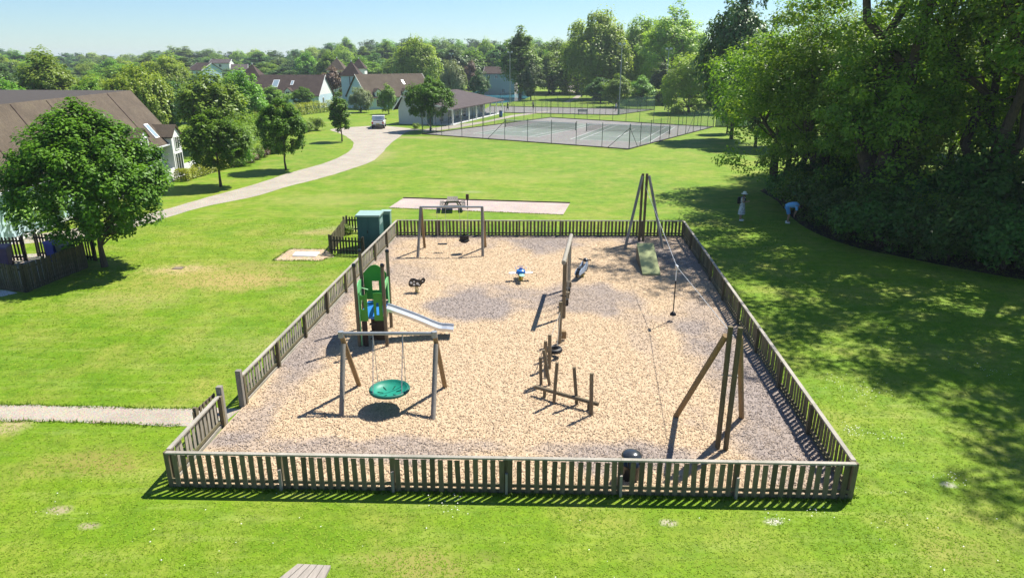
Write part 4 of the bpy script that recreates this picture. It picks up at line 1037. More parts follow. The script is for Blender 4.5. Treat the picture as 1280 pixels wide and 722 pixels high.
UB = MB(); F.box(UB, 0, Lh - 4.5, .46, .497, .3, 2.8); UB.build('cladding', M_wallb, t)
UB = MB(); F.box(UB, Lh - 4.4, Lh - 1.95, .46, .497, 2.1, 2.8); UB.build('cladding', M_wallb, t)
MB().bar(e2 + V(0, 0, -.12) - F.v * .06, e1 + V(0, 0, -.12) - F.v * .06, .12, .1).build('gutter', M_wallg, t)
p = F(Lh - 2.6, .42, 0); MB().tube([p + V(0, 0, 0), p + V(0, 0, 2.8), F(Lh - 2.6, .05, 2.95)], .05, 8).build('downpipe', simple('blue_pipe', (.05, .12, .25), .5, .1), t)
slope = lambda a, f: e2.lerp(e1, a / Lh).lerp(R2b.lerp(R1, a / Lh), f)
nrm = (e1 - e2).cross(R2b - e2).normalized()
if nrm.z < 0: nrm = -nrm
for a in (3.5, 7.5, 11.5, 15.5, Lh - 4.6):       # battens that mark the roof bays
    MB().bar(slope(a, .01) + nrm * .01, slope(a, .98) + nrm * .01, .10, .05, up=nrm).build('roof_batten', M_roof2, t)
for a, f0, w, h in ((Lh - 3.4, .12, .75, .26), (9.2, .52, .8, .16)):
    sk = MB().prism([slope(a, f0), slope(a + w, f0), slope(a + w, f0 + h), slope(a, f0 + h)], nrm * .08).build('skylight', M_white, t)
    MB().prism([slope(a + .1, f0 + .02) + nrm * .085, slope(a + w - .1, f0 + .02) + nrm * .085, slope(a + w - .1, f0 + h - .02) + nrm * .085, slope(a + .1, f0 + h - .02) + nrm * .085], nrm * .01).build('pane', M_skyglass, sk)
kk = (zr - 3.0) / max(1.0, (R1 - E1).dot(F.v))
dormer(F, t, Lh - 6.6, 1.35, 2.75, 1.15, 3.0, kk, .3, M_roof, out=-.15)
for a, z, w, h in ((Lh - 3.6, .9, .9, .9), (Lh - 7.5, .9, 1.0, 1.0), (4, .9, 1.2, 1.1), (9, .9, 1.2, 1.1)): window(F, t, a, z, w, h, b=.49)
WF = Frame(F(Lh - 1.9, -.25, 0), F.u)     # gabled white bay at the far end
bw, bh = 1.9, 3.5
wing = MB().prism([WF(0, 0, 0), WF(bw, 0, 0), WF(bw, 0, bh), WF(bw / 2, 0, bh + .8), WF(0, 0, bh)], WF.v * 3.2).build('bay', M_wallw, t)
for a0 in (-.15, bw + .15): MB().prism([WF(a0, -.15, bh - .12), WF(bw / 2, -.15, bh + .82), WF(bw / 2, 3.3, bh + .82), WF(a0, 3.3, bh - .12)], (0, 0, .1)).build('bay_roof', M_roof, wing)
window(WF, wing, .5, 2.35, .9, 1.1, panes=2); window(WF, wing, .2, .12, 1.5, 2.0, panes=3, name='glazed_door')
MB().prism([F(.02, .8, 0), F(.02, .8, 2.8), R2b + V(0, 0, -.3), R2b + V(0, 0, -zr)], F.u * .15).build('end_wall', M_wallb, t)
# garden fence panels in front of the house: white boards
def board_panels(pts, h_, label, mat, seg=.9, group='low white garden fences of the terrace'):
    pts = [G(*p) for p in pts]; t = thing('garden_fence', pts[0], label, 'fence', group)
    for a, b in zip(pts[:-1], pts[1:]):
        n = max(1, int((b - a).length / seg))
        for i in range(n):
            p, q = a.lerp(b, i / n), a.lerp(b, (i + .97) / n); MB().bar(p + V(0, 0, h_ / 2), q + V(0, 0, h_ / 2), .05, h_).build('panel', mat, t)
    return t
board_panels([(199, 232), (208, 230), (226, 221.5), (252, 211.5)], 1.0, 'low white board fence between the terrace and the clipped hedge', M_white)
board_panels([(195, 228), (197, 216), (224, 214)], 1.5, 'grey screen panels beside the terrace doorway', M_wallg, group=None)
# blue parasol folded by the door, and the garden bench
q = G(221.5, 216); t = thing('parasol', q, 'folded blue parasol beside the glazed terrace door', 'parasol')
MB().tube([q, q + V(0, 0, 2.2)], .025, 8).build('pole', M_white, t); MB().lathe([(.05, .7), (.16, .8), (.12, 1.6), (.03, 2.1)], q, 10).build('canopy', simple('blue_cloth', (.05, .25, .60), .8, .15), t, True)
q = G(16, 300); t = thing('white_post', q + V(0, .3, 0), 'plain white square post standing beside the drive', 'post'); q = t.location.copy()
MB().box(q.x - .12, q.x + .12, q.y - .12, q.y + .12, -.1, 1.55).build('shaft', M_white, t, bevel=.01); MB().box(q.x - .15, q.x + .15, q.y - .15, q.y + .15, 1.55, 1.62).build('cap', M_white, t, bevel=.01)

# --- mid-distance houses
A = at(398, 119, 145); A2 = at(416, 119, 155); vv_ = (A2 - A); vv_.z = 0; uu_ = V(vv_.y, -vv_.x, 0).normalized()   # u towards the right, v away
eave = A.z; L1 = 15.5; W1 = vv_.length; O1 = A - uu_ * L1
gable_house(O1, uu_, L1, W1, eave, at(404.6, 94.4, 150).z, M_wallb, M_roof2, 'white house with dark roof, skylights and bright gable behind the hedge', wall_end=M_wallw,
            wins=((1, .8, 1.1, 1.1), (3.6, .2, 1.2, 2.0), (6.2, .8, 1.1, 1.1)), lights=((5.2, .40, 1.3, .34), (9.0, .5, .6, .2)), dormers=((8.6, 1.3, eave - .2, 1.0),), ends=((2.5, .9, 1.0, 1.2, 1),))
F_ = Frame(O1, uu_)
def tower(px, apex_y, eave_y, half_px, base_D, label, wall, roof):
    c = at(px, eave_y, base_D); ap = at(px, apex_y, base_D).z; r_ = half_px / FPX * base_D
    t = thing('tower', V(c.x, c.y, 0), label, 'tower')
    MB().box(c.x - r_ * .86, c.x + r_ * .86, c.y - r_ * .86, c.y + r_ * .86, 0, c.z).build('wall', wall, t)
    MB().add([(c.x - r_, c.y - r_, c.z), (c.x + r_, c.y - r_, c.z), (c.x + r_, c.y + r_, c.z), (c.x - r_, c.y + r_, c.z), (c.x, c.y, ap)], [(0, 1, 4), (1, 2, 4), (2, 3, 4), (3, 0, 4), (3, 2, 1, 0)]).build('roof', roof, t)
    MB().lathe([(.12, -.2), (.10, .1), (.02, .25)], (c.x, c.y, ap), 8).build('finial', M_wallw, t)
    return t, c, r_
tower(317, 80, 97.5, 13, 152, 'brown pyramid roofed stair tower on the house with skylights', M_wallw, M_roof2)
t2, c2_, r2_ = tower(440, 76.5, 95, 12.5, 151, 'pale blue tower with brown pyramid roof joined to the house with two dormers', M_wallb, M_roof2)
MB().tube([V(c2_.x - .1, c2_.y - r2_ * .86 - .06, 0), V(c2_.x - .1, c2_.y - r2_ * .86 - .06, c2_.z - .1)], .07, 8).build('downpipe', M_felt, t2)
A = at(460, 121, 141); B = at(541, 117.5, 151); uu_ = (B - A); uu_.z = 0
gable_house(A, uu_, uu_.length, 8.8, A.z, at(449, 93.6, 146).z, M_wallb, M_roof, 'pale blue house with brown roof and two white dormers behind the pavilion', over=.4,
            wins=((1.8, .5, 1.8, 1.5), (5.2, .5, 1.4, 1.5), (8.5, .5, 1.4, 1.5)), dormers=((1.6, 1.35, A.z - .3, 1.15), (8.2, 1.2, A.z - .3, 1.1)), lights=((9.6, .52, .55, .2),), left_over=.3)
tower(422, 72.5, 88, 12, 178, 'brown pyramid roof rising behind the purple tree', M_wallw, M_roof)
tower(449, 73, 86, 9, 186, 'brown pyramid roof with white wall behind the pale blue tower', M_wallw, M_roof2)
tower(471, 94, 90, 1, 150, 'x', M_wallw, M_roof2) if False else None
for (px, ey, ry, D, L_, W_, ang, wm, rm, lab) in ((226, 88, 82, 230, 7, 8, .2, M_wallb, M_roof, 'far house with brown-red roof and pale blue wall among trees'),
        (241, 87.5, 79, 215, 6, 7, -.5, M_wallb, M_roof2, 'far gabled house with brown roof beside the red roofed one'),
        (269, 79, 74.5, 270, 7, 7, .1, M_wallw, M_roof3, 'far white house with grey roof peeping over trees'),
        (298, 87, 81, 220, 4.5, 7, .3, M_wallw, M_roof3, 'far white house with slate roof left of the brown tower'),
        (613, 92, 84, 205, 9, 7, -.15, M_wallt, M_roof2, 'far grey-brown house with dark roof across the water'),
        (538, 88, 82, 235, 6, 7, 0, M_wallw, M_roof, 'far brown roofed house behind the silver willow')):
    p = at(px, ey, D); u_ = V(math.cos(ang), math.sin(ang), 0)
    gable_house(p - u_ * 2, u_, L_, W_, max(2.4, p.z), at(px, ry, D + W_ / 2).z, wm, rm, lab, wins=((1, max(2.4, p.z) - 1.5, 1.0, 1.1), (3.2, max(2.4, p.z) - 1.5, 1.0, 1.1), (5.2, .4, 1.0, 1.3)))

# --- pavilion with its veranda
zr = 4.35; P0 = G(503, 119, zr); P1 = G(571, 111.5, zr); ur = (P1 - P0); ur.z = 0; Lp = ur.length
g0, g1 = G(481.4, 158.4), G(524.4, 160)
Fp = Frame(P0, ur)      # v points to the left of the ridge
bl = (Vector((g0.x, g0.y, 0)) - Fp.O).dot(Fp.v); brr = (Vector((g1.x, g1.y, 0)) - Fp.O).dot(Fp.v)
er = G(611, 128.6, 2.4); be = (Vector((er.x, er.y, 0)) - Fp.O).dot(Fp.v)
el = bl + .75
t = thing('pavilion', Fp.O, 'low grey pavilion with brown hipped roof and white posted veranda', 'pavilion')
Lw = Lp + 1.5
zl = 2.45; wl = MB()
wl.add([Fp(0, bl, 0), Fp(0, brr, 0), Fp(Lw, brr, 0), Fp(Lw, bl, 0), Fp(0, bl, zl), Fp(0, brr, zl + .1), Fp(Lw, brr, zl), Fp(Lw, bl, zl), Fp(0, 0, zr - .2)], [(0, 1, 5, 8, 4), (1, 2, 6, 5), (2, 3, 7, 6), (3, 0, 4, 7)]); wl.build('wall', M_wallg, t)
MB().prism([Fp(-.45, 0, zr), Fp(Lp, 0, zr), Fp(Lp + 2.6, el, 2.25), Fp(-.45, el, 2.25)], (0, 0, -.14)).build('roof', M_roof3, t)
MB().prism([Fp(-.45, 0, zr), Fp(Lp, 0, zr), Fp(Lp + 3.0, be, 2.4), Fp(-.45, be, 2.4)], (0, 0, -.14)).build('roof', M_roof3, t)
MB().prism([Fp(Lp, 0, zr), Fp(Lp + 2.6, el, 2.25), Fp(Lp + 3.0, be, 2.4)], (0, 0, -.14)).build('roof_hip', M_roof3, t)
MB().prism([Fp(-.47, 0, zr - .02), Fp(-.47, el, 2.23), Fp(-.47, el, 2.0), Fp(-.47, 0, zr - .27)], Fp.u * -.04).build('bargeboard', M_white, t)
MB().prism([Fp(-.47, 0, zr - .02), Fp(-.47, be, 2.38), Fp(-.47, be, 2.16), Fp(-.47, 0, zr - .27)], Fp.u * -.04).build('bargeboard', M_white, t)
FL_ = MB(); Fp.box(FL_, -.2, Lp + 2.6, be + .1, brr - .02, 0.015, .12); FL_.build('veranda_floor', M_slab, t)
n = 8
for i in range(n):
    pb = MB(); a = .2 + (Lp + 2.2) * i / (n - 1); Fp.box(pb, a - .09, a + .09, be + .25, be + .43, .12, 2.32); pb.build('veranda_post', M_white, t)
for a in (2.5, 6.0, 9.5, 13.0, Lp - 1.5): window(Fp, t, a, .15, 1.7, 2.0, b=brr, side=-1, panes=3, name='glazed_door')
for k in range(3):
    cb_ = MB(); Fp.box(cb_, Lp - 6 + k * 1.2, Lp - 5.2 + k * 1.2, be + .6, be + 1.3, .12, .9 if k == 1 else .5)
dr_ = MB(); Fp.box(dr_, -.05, -.003, brr + .05, brr + .95, 0.02, 2.05); dr_.build('door', M_cab, t)

# --- white pickup parked by the pavilion
t = thing('pickup_truck', (0, 0, 0), 'white pickup truck parked at the end of the drive by the pavilion', 'car')
M_car = simple('car_white', (.80, .80, .80), .25, .03, 2, bmp=0, spec=.5); M_tyre = M_black
prof = [(-2.55, .45), (2.45, .45), (2.55, .75), (2.5, 1.0), (1.25, 1.12), (.62, 1.72), (-.75, 1.76), (-.98, 1.12), (-2.55, 1.10)]
MB().prism([(x_, -.90, z_) for x_, z_ in prof], (0, 1.80, 0)).build('body', M_car, t, bevel=.05)
MB().prism([(x_, -.78, z_) for x_, z_ in ((-.82, 1.20), (-.66, 1.68), (-.70, 1.70), (-.86, 1.22))], (0, 1.56, 0)).build('rear_window', M_glass, t)
for sy in (-1, 1):
    MB().prism([(x_, sy * .905, z_) for x_, z_ in ((-.72, 1.16), (.98, 1.16), (.50, 1.64), (-.60, 1.66))], (0, sy * .008, 0)).build('side_window', M_glass, t)
    MB().box(1.0, 1.16, min(sy * .93, sy * 1.1), max(sy * .93, sy * 1.1), 1.08, 1.26).build('wing_mirror', M_blackgloss, t, bevel=.02)
    for x_ in (-1.6, 1.6):
        wh = MB().tube([(x_, sy * .70, .37), (x_, sy * .93, .37)], .37, 20).build('wheel', M_tyre, t, True)
        MB().tube([(x_, sy * .92, .37), (x_, sy * .945, .37)], .22, 14).build('rim', M_steel, wh, True)
    MB().box(-2.575, -2.548, min(sy * .66, sy * .87), max(sy * .66, sy * .87), .72, 1.02).build('tail_light', simple('red_lens', (.45, .02, .02), .25, .05, bmp=0), t)
MB().box(-2.66, -2.54, -.88, .88, .45, .62).build('bumper', M_blackgloss, t, bevel=.02)
MB().box(-2.575, -2.552, -.26, .26, .66, .78).build('number_plate', simple('yellow_plate', (.65, .50, .06), .5, .05, bmp=0), t)
MB().box(-2.45, -1.05, -.78, .78, 1.085, 1.135).build('load_cover', M_black, t)
q = G(472, 160.4); t.location = (q.x, q.y + 1.2, 0); t.rotation_euler.z = math.radians(97)

# ------------------------------------------------------------------ tennis courts
M_court = gravel('court_tarmac', (.30, .285, .27), .12, 10); M_play = gravel('court_green', (.235, .275, .24), .12, 10); M_line = simple('court_line', (.50, .50, .49), .8, .08, 3)
M_wire_post = simple('green_post', (.05, .075, .06), .5, .2)
def meshmat(name, col, a):
    m = bpy.data.materials.new(name); m.use_nodes = True; nt = m.node_tree; bs = nt.nodes['Principled BSDF']; bs.inputs['Base Color'].default_value = (*col, 1); bs.inputs['Roughness'].default_value = .7
    tr = nt.nodes.new('ShaderNodeBsdfTransparent'); mx = nt.nodes.new('ShaderNodeMixShader'); mx.inputs[0].default_value = a
    nt.links.new(tr.outputs[0], mx.inputs[1]); nt.links.new(bs.outputs[0], mx.inputs[2]); nt.links.new(mx.outputs[0], nt.nodes['Material Output'].inputs['Surface']); return m
M_mesh = meshmat('wire_mesh', (.12, .16, .14), .05); M_mesh2 = meshmat('green_windbreak', (.05, .22, .17), .55); M_net = meshmat('tennis_net_mesh', (.05, .05, .05), .22)
cq = [G(*p) for p in ((528, 168), (786, 187), (892, 159), (688, 147.2))]
sheet('court_surface', cq, .006, M_court)
n1a, n1b, n2a, n2b = G(632, 158.6), G(719.4, 163), G(733, 164), G(837, 167.8)
def court(a, b, label, group='tennis nets'):
    d = (b - a); W_ = d.length; u_ = d.normalized(); v_ = V(-u_.y, u_.x, 0); s_ = W_ / 12.8; c = (a + b) / 2; hl, hw = 11.9 * s_, 5.49 * s_
    sh_ = sheet('court_playing_area', [c - u_ * hw - v_ * hl, c + u_ * hw - v_ * hl, c + u_ * hw + v_ * hl, c - u_ * hw + v_ * hl], .010, M_play)
    lw = .11
    ln = MB(); z = .0135
    def line(p, q):
        dd = (q - p).normalized(); n_ = V(-dd.y, dd.x, 0) * lw / 2
        ln.add([p - n_, q - n_, q + n_, p + n_], [(0, 1, 2, 3)])
    for k in (-1, 1):
        line(c + u_ * hw * k - v_ * hl, c + u_ * hw * k + v_ * hl); line(c + u_ * hw * k * .75 - v_ * hl, c + u_ * hw * k * .75 + v_ * hl)
        line(c - u_ * hw + v_ * hl * k, c + u_ * hw + v_ * hl * k); line(c - u_ * hw * .75 + v_ * 6.4 * s_ * k, c + u_ * hw * .75 + v_ * 6.4 * s_ * k)
    line(c - v_ * 6.4 * s_, c + v_ * 6.4 * s_)
    for i, p in enumerate(ln.v): ln.v[i] = (p[0], p[1], z)
    lo__ = ln.build('court_lines', M_line, sh_)
    t = thing('tennis_net', a, label, 'tennis net', group)
    for p in (a, b): MB().tube([p + V(0, 0, -.1), p + V(0, 0, 1.08)], .055, 8).build('post', M_wire_post, t, True)
    MB().bar(a + V(0, 0, .53), b + V(0, 0, .53), .012, .9).build('mesh', M_net, t); MB().bar(a + V(0, 0, 1.0), b + V(0, 0, 1.0), .03, .07).build('head_band', M_white, t)
court(n1a, n1b, 'tennis net on the court nearer the pavilion'); court(n2a, n2b, 'tennis net on the court nearer the woodland')
def wire_fence(a, b, h_, n, label, mat, group='wire fence sides round the tennis courts', braces=()):
    t = thing('wire_fence', a, label, 'fence', group); d = (b - a)
    for i in range(n + 1):
        p = a.lerp(b, i / n); MB().tube([p + V(0, 0, -.1), p + V(0, 0, h_ + .05)], .035, 7).build('post', M_wire_post, t)
    for i in range(n):
        p, q = a.lerp(b, i / n), a.lerp(b, (i + 1) / n); MB().bar(p + V(0, 0, h_ / 2 + .04), q + V(0, 0, h_ / 2 + .04), .02, h_ - .08).build('mesh_panel', mat, t)
    MB().bar(a + V(0, 0, .03), b + V(0, 0, .03), .06, .16).build('base_board', M_felt, t)
    for i, sg in braces:
        p = a.lerp(b, i / n); q = a.lerp(b, (i + sg * .8) / n); MB().tube([p + V(0, 0, h_ * .85), q], .03, 6).build('brace', M_wire_post, t)
wire_fence(cq[0], cq[1], 2.75, 9, 'wire court fence side facing the open lawn', M_mesh, braces=((0, 1), (4, -1), (9, -1)))
wire_fence(cq[1] + V(.05, .1, 0), cq[2], 2.75, 10, 'wire court fence side with green windbreak towards the woodland', meshmat('thin_green_mesh', (.06, .16, .13), .12), braces=((0, 1), (7, -1)))
wire_fence(cq[3] + V(.1, 0, 0), cq[2] + V(-.1, .05, 0), 2.75, 12, 'wire court fence side between the two pairs of courts', M_mesh)
wire_fence(cq[0] + V(.05, .1, 0), cq[3] + V(-.05, -.05, 0), 2.75, 12, 'wire court fence side towards the pavilion', M_mesh)
wg = [G(878, 152.5), G(928, 159.5)]
wire_fence(G(893, 158.5) + V(.2, .2, 0), G(938, 158.8), 2.5, 5, 'green windbreak fence running from the court corner to the woodland', M_mesh2)
fq_ = [G(*p) for p in ((600, 140.5), (772, 144), (818, 137.2), (612, 132.8))]
sheet('far_court_surface', fq_, .006, M_court)
wire_fence(fq_[0], fq_[1], 2.7, 12, 'wire fence side of the far courts by the small path', M_mesh)
wire_fence(fq_[3], fq_[2], 2.7, 14, 'wire fence side of the far courts by the trees', M_mesh)
wire_fence(fq_[1] + V(.1, .1, 0), fq_[2] + V(0, -.1, 0), 2.7, 4, 'wire fence side of the far courts by the round willow', meshmat('thin_green_mesh_b', (.06, .14, .11), .25))
# floodlights, benches
def lamp(px, by, ty, label):
    b = G(px, by); h_ = hgt(px, by, ty); t = thing('floodlight_mast', b, label, 'floodlight', 'floodlight masts of the courts')
    MB().tube([b - V(0, 0, .1), b + V(0, 0, h_)], [.11, .06], 8).build('mast', M_dull_steel, t, True)
    MB().box(b.x - .55, b.x + .55, b.y - .05, b.y + .05, h_ - .1, h_).build('cross_arm', M_dull_steel, t)
    for dx in (-.42, .42): MB().box(b.x + dx - .2, b.x + dx + .2, b.y - .22, b.y + .16, h_ + .01, h_ + .28).build('lamp_head', M_wallg, t, bevel=.03)
lamp(637.5, 130, 66, 'tall floodlight mast by the water, right of the pavilion'); lamp(773.5, 143, 56, 'tall floodlight mast at the corner of the far courts'); lamp(565.5, 120, 68, 'tall thin floodlight mast behind the pavilion roof'); lamp(831, 138, 62, 'tall floodlight mast against the round willow')
def bench(px, py, label):
    q = G(px, py); t = thing('park_bench', q, label, 'bench'); mm = simple('blue_grey_bench', (.12, .16, .19), .6, .15)
    for k in range(3): MB().box(q.x - .9, q.x + .9, q.y - .05 + k * .15, q.y + .07 + k * .15, .43, .47).build('seat_slat', mm, t)
    for k in range(3): MB().box(q.x - .9, q.x + .9, q.y + .42, q.y + .45, .55 + k * .14, .66 + k * .14).build('back_slat', mm, t)
    for sx in (-.75, .75): MB().box(q.x + sx - .04, q.x + sx + .04, q.y - .03, q.y + .41, 0, .43).build('leg', mm, t); MB().box(q.x + sx - .04, q.x + sx + .04, q.y + .35, q.y + .415, .43, .95).build('back_post', mm, t)
bench(728.5, 143.6, 'blue grey bench on the grass between the courts')
q = G(626, 146.5); t = thing('litter_bin', q, 'slim blue litter bin beside the pavilion path', 'litter bin'); MB().lathe([(.26, 0), (.30, .1), (.30, .95), (.26, 1.0)], q, 12).build('body', simple('blue_bin', (.04, .12, .28), .5, .1), t, True); MB().lathe([(.31, 1.0), (.31, 1.06), (.15, 1.15), (.02, 1.17)], q, 12).build('lid', M_black, t, True)

# ------------------------------------------------------------------ lake
m, nt, bs = mat_new('lake_water'); bs.inputs['Base Color'].default_value = (.04, .20, .26, 1); bs.inputs['Roughness'].default_value = .12; bs.inputs['Specular IOR Level'].default_value = .5
bump(nt, bs, noise(nt, mapping(nt, (1, .4, 1)), 1.5, 4), .25, .05)
sheet('lake', smooth_line([G(*p) for p in ((560, 128), (585, 117), (600, 113.5), (640, 113), (662, 114), (668, 118), (655, 124), (636, 128), (610, 130), (585, 133), (560, 128))], 4)[:-1], .004, m)

# ------------------------------------------------------------------ bin store with picket fences at the left
M_binw = wood('bin_store_timber', (.10, .085, .055), (.07, .066, .042), .35, .3)
pkb = pick_mesh(1.25, .09, M_binw); pkd = pick_mesh(1.25, .09, M_dkpicket)
a, b, c = G(-40, 357), G(33, 366), G(110, 335); dd_ = G(64, 318)
gr_ = 'picket sides of the bin store'
picket_run((a.x, a.y), (b.x, b.y), 'weathered picket side of the bin store facing the open lawn, by the gravel', pkb, M_binw, 1.25, .12, gr_, 2)
picket_run((b.x + .03, b.y + .06), (c.x, c.y), 'weathered picket side of the bin store running towards the maple', pkb, M_binw, 1.25, .12, gr_, 3)
e_, f_ = at(46, 322, G(46, 325).y), G(112, 319)
picket_run((G(47, 321).x, G(47, 321).y), (c.x - .3, c.y + 1.2), 'dark picket side at the back of the bin store near the trunk', pkd, M_dkpicket, 1.25, .16, gr_, 2)
picket_run((G(-10, 327).x, G(-10, 327).y), (G(34, 326).x, G(34, 326).y), 'dark picket gate side of the bin store beside the opening', pkd, M_dkpicket, 1.25, .16, gr_, 1)
sheet('bin_store_paving', [G(*p) for p in ((-40, 357), (33, 364), (108, 334), (60, 316), (-40, 322))], .006, M_gravel)
sheet('bin_store_path', [G(*p) for p in ((-40, 372), (0, 371), (22, 366), (8, 363), (-40, 358))], .006, M_slab)
def wheelie(px, py, col, label, rz=0, grp=None):
    q = G(px, py); t = thing('wheelie_bin', (0, 0, 0), label, 'wheelie bin', grp); mm = simple('bin_' + label.split()[0], col, .45, .12, bmp=0)
    MB().hexa([(-.22, -.26, .06), (.22, -.26, .06), (.22, .24, .06), (-.22, .24, .06), (-.28, -.36, .95), (.28, -.36, .95), (.28, .34, .95), (-.28, .34, .95)]).build('body', mm, t, bevel=.02)
    MB().hexa([(-.30, -.40, .953), (.30, -.40, .953), (.30, .38, .953), (-.30, .38, .953), (-.27, -.34, 1.02), (.27, -.34, 1.02), (.27, .34, 1.06), (-.27, .34, 1.06)]).build('lid', mm, t, bevel=.015)
    for sx in (-.2, .2): MB().tube([(sx - .04, .26, .11), (sx + .04, .26, .11)], .11, 12).build('wheel', M_black, t, True)
    MB().tube([(-.24, .42, .98), (.24, .42, .98)], .02, 6).build('handle', M_black, t)
    t.location = (q.x, q.y, 0); t.rotation_euler.z = rz
wheelie(8, 333, (.16, .10, .17), 'purple grey wheelie bin inside the bin store', .3)
wheelie(71, 327, (.03, .05, .28), 'blue wheelie bin against the back of the bin store', 1.2)
wheelie(85, 330, (.03, .07, .045), 'green wheelie bin beside the blue one in the bin store', 1.0)

# ------------------------------------------------------------------ planting: named trees of the photo
grp = 'maples planted beside the drive'
def put(kind, base, top, label, group=None, wid=None, name='tree', cat='tree', rz=None):
    """tree whose foot shows at pixel base and whose top is at row top"""
    g = G(*base); h = hgt(base[0], base[1], top); k = TREE_H[kind]; s = h / k
    return tree(kind, g, label, cat, group, (wid * s if wid else s), rz, s, name)
TREE_H = dict(maple_a=7.4, maple_b=6.0, maple_c=5.4, round_a=13, round_b=12, tall_a=18, dark_a=15, dark_b=17, willow_a=14, willow_b=11, willow_y=9, airy=18, purple=8, dome=11)
put('maple_a', (131, 333), 131, 'large dark green maple beside the bin store', grp, name='maple_tree', wid=.98)
put('maple_b', (276, 233), 134, 'medium maple on the verge in front of the clipped hedge', grp, name='maple_tree')
put('maple_b', (358, 213), 121, 'medium maple where the drive bends, next along from the hedge maple', grp, .84, name='maple_tree', rz=2)
put('maple_c', (427.5, 177), 118, 'small slender maple at the head of the drive', grp, name='maple_tree')
put('maple_b', (538, 163.5), 94, 'dense maple in front of the pavilion', grp, 1.05, name='maple_tree', rz=4)
# at distance D (metres) with crown top at row ty and width in photo pixels
def far(kind, px, D, ty, wpx, label, group=None, name='tree', by=None):
    W0 = dict(maple_a=6.6, maple_b=5.1, maple_c=3, round_a=12.5, round_b=10.8, tall_a=11, dark_a=12.5, dark_b=9.8, willow_a=15, willow_b=12.5, willow_y=10.5, airy=14.5, purple=8.2, dome=12.0)[kind]
    p = at(px, ty, D); h = max(p.z, 2.5); dep = D * _c + (CAM_H - h / 2) * _s
    return tree(kind, (p.x, D), label, 'tree', group, wpx / FPX * dep / W0, None, h / TREE_H[kind], name)
far('round_b', 256, 76, 84, 92, 'leafy light green tree beside the terrace roof'); far('round_a', 302, 92, 88, 62, 'mid green tree between the terrace and the skylight house')
far('round_b', 338, 128, 107, 50, 'small light green tree in front of the skylight house'); far('maple_b', 377, 138, 108, 30, 'slim young tree against the skylight roof')
far('willow_y', 168, 92, 81, 84, 'yellow-green weeping willow behind the terrace roof', name='willow_tree'); far('round_a', 52, 100, 64, 88, 'broad bright green tree behind the flat roof')
far('round_b', 110, 95, 94, 60, 'low bushy tree behind the flat roof'); far('dark_a', 208, 95, 100, 60, 'dark low tree beside the yellow willow'); far('round_b', 8, 90, 97, 50, 'small rounded tree at the far end of the flat roof')
far('dark_a', 238, 112, 92, 50, 'dark green tree behind the leafy light tree')
far('purple', 414, 162, 84, 40, 'purple-leaved tree behind the skylight house', name='purple_tree'); far('willow_b', 449, 134, 109, 32, 'grey green bush-like tree before the pale blue house', name='willow_tree')
far('round_b', 484, 130, 104, 24, 'young light green tree before the pale blue house')
far('willow_b', 565, 165, 75, 36, 'silvery round willow behind the pavilion', name='willow_tree'); far('dark_a', 600, 175, 86, 24, 'small dark rounded tree on the lake bank')
far('willow_a', 520, 200, 48, 78, 'large pale weeping willow behind the pale blue house', name='willow_tree'); far('purple', 588, 200, 76, 22, 'reddish tree across the water', name='purple_tree')
put('tall_a', (650, 123), 34, 'tall bright green tree on the lake bank', None, 1.15); put('round_a', (691, 117), 51, 'rounded olive green tree on the bank by the far path', None, 1.0)
far('dark_a', 664, 175, 72, 30, 'dark tree under the tall bright one on the lake bank')
far('willow_a', 748, 182, 15, 104, 'huge weeping willow beyond the far courts', name='willow_tree'); far('airy', 845, 172, 1, 110, 'tall airy pale tree behind the round willow')
far('willow_a', 808, 190, 22, 80, 'tall weeping tree between the huge willow and the airy tree', name='willow_tree')
far('dome', 867, 132, 64, 80, 'bright dome-shaped willow at the edge of the courts', name='willow_tree'); far('round_b', 775, 150, 92, 44, 'bushy green tree behind the floodlight mast'); far('round_a', 802, 156, 96, 40, 'low bushy tree beside the round willow'); far('dark_a', 752, 165, 96, 36, 'dark low tree beneath the huge willow')
far('dark_b', 832, 158, 78, 40, 'dark tree in the gap beside the round willow')
far('dark_a', 935, 88, -34, 88, 'tall dark tree towering behind the court corner'); far('round_b', 917, 95, 80, 36, 'bright bushy tree at the court corner'); far('round_b', 899, 130, 96, 40, 'light bushy tree behind the round willow'); far('dark_a', 960, 80, 40, 70, 'dark tree behind the woodland edge')
far('dark_a', 1000, 78, 50, 90, 'dark tree behind the woodland, left of the trunks'); far('round_a', 1090, 76, 40, 110, 'broad tree closing the view behind the curved trunk'); far('round_a', 1190, 74, 30, 120, 'broad tree closing the view behind the forked trunk'); far('dark_a', 1290, 70, 30, 120, 'dark broad tree closing the view behind the woodland')
far('round_a', 905, 160, 70, 50, 'pale tree far behind the round willow')
# distant tree line: rows of individuals
r = random.Random(42); kinds = ['round_a', 'round_b', 'tall_a', 'dark_a', 'dark_b', 'willow_a', 'round_a', 'dark_a']
LAB = dict(round_a='broad green tree in the distant tree line', round_b='bushy green tree in the distant tree line', tall_a='tall green tree in the distant tree line', dark_a='broad dark tree in the distant tree line', dark_b='tall dark tree in the distant tree line', willow_a='pale drooping tree in the distant tree line', willow_b='silvery tree in the distant tree line', dome='rounded bright tree in the distant tree line')
def where(lab, px, D):
    place = [n_ for x_, n_ in ((215, 'beyond the long terrace'), (312, 'beyond the far cottages'), (420, 'beyond the skylight house'), (545, 'beyond the pale blue house'), (640, 'beyond the lake'), (760, 'beyond the winding far path'), (9999, 'beyond the far courts')) if px < x_][0]
    row = 'on the skyline' if D > 350 else ('in the middle rows' if D > 220 else 'in the nearer row')
    return lab.replace('in the distant tree line', row + ' ' + place)
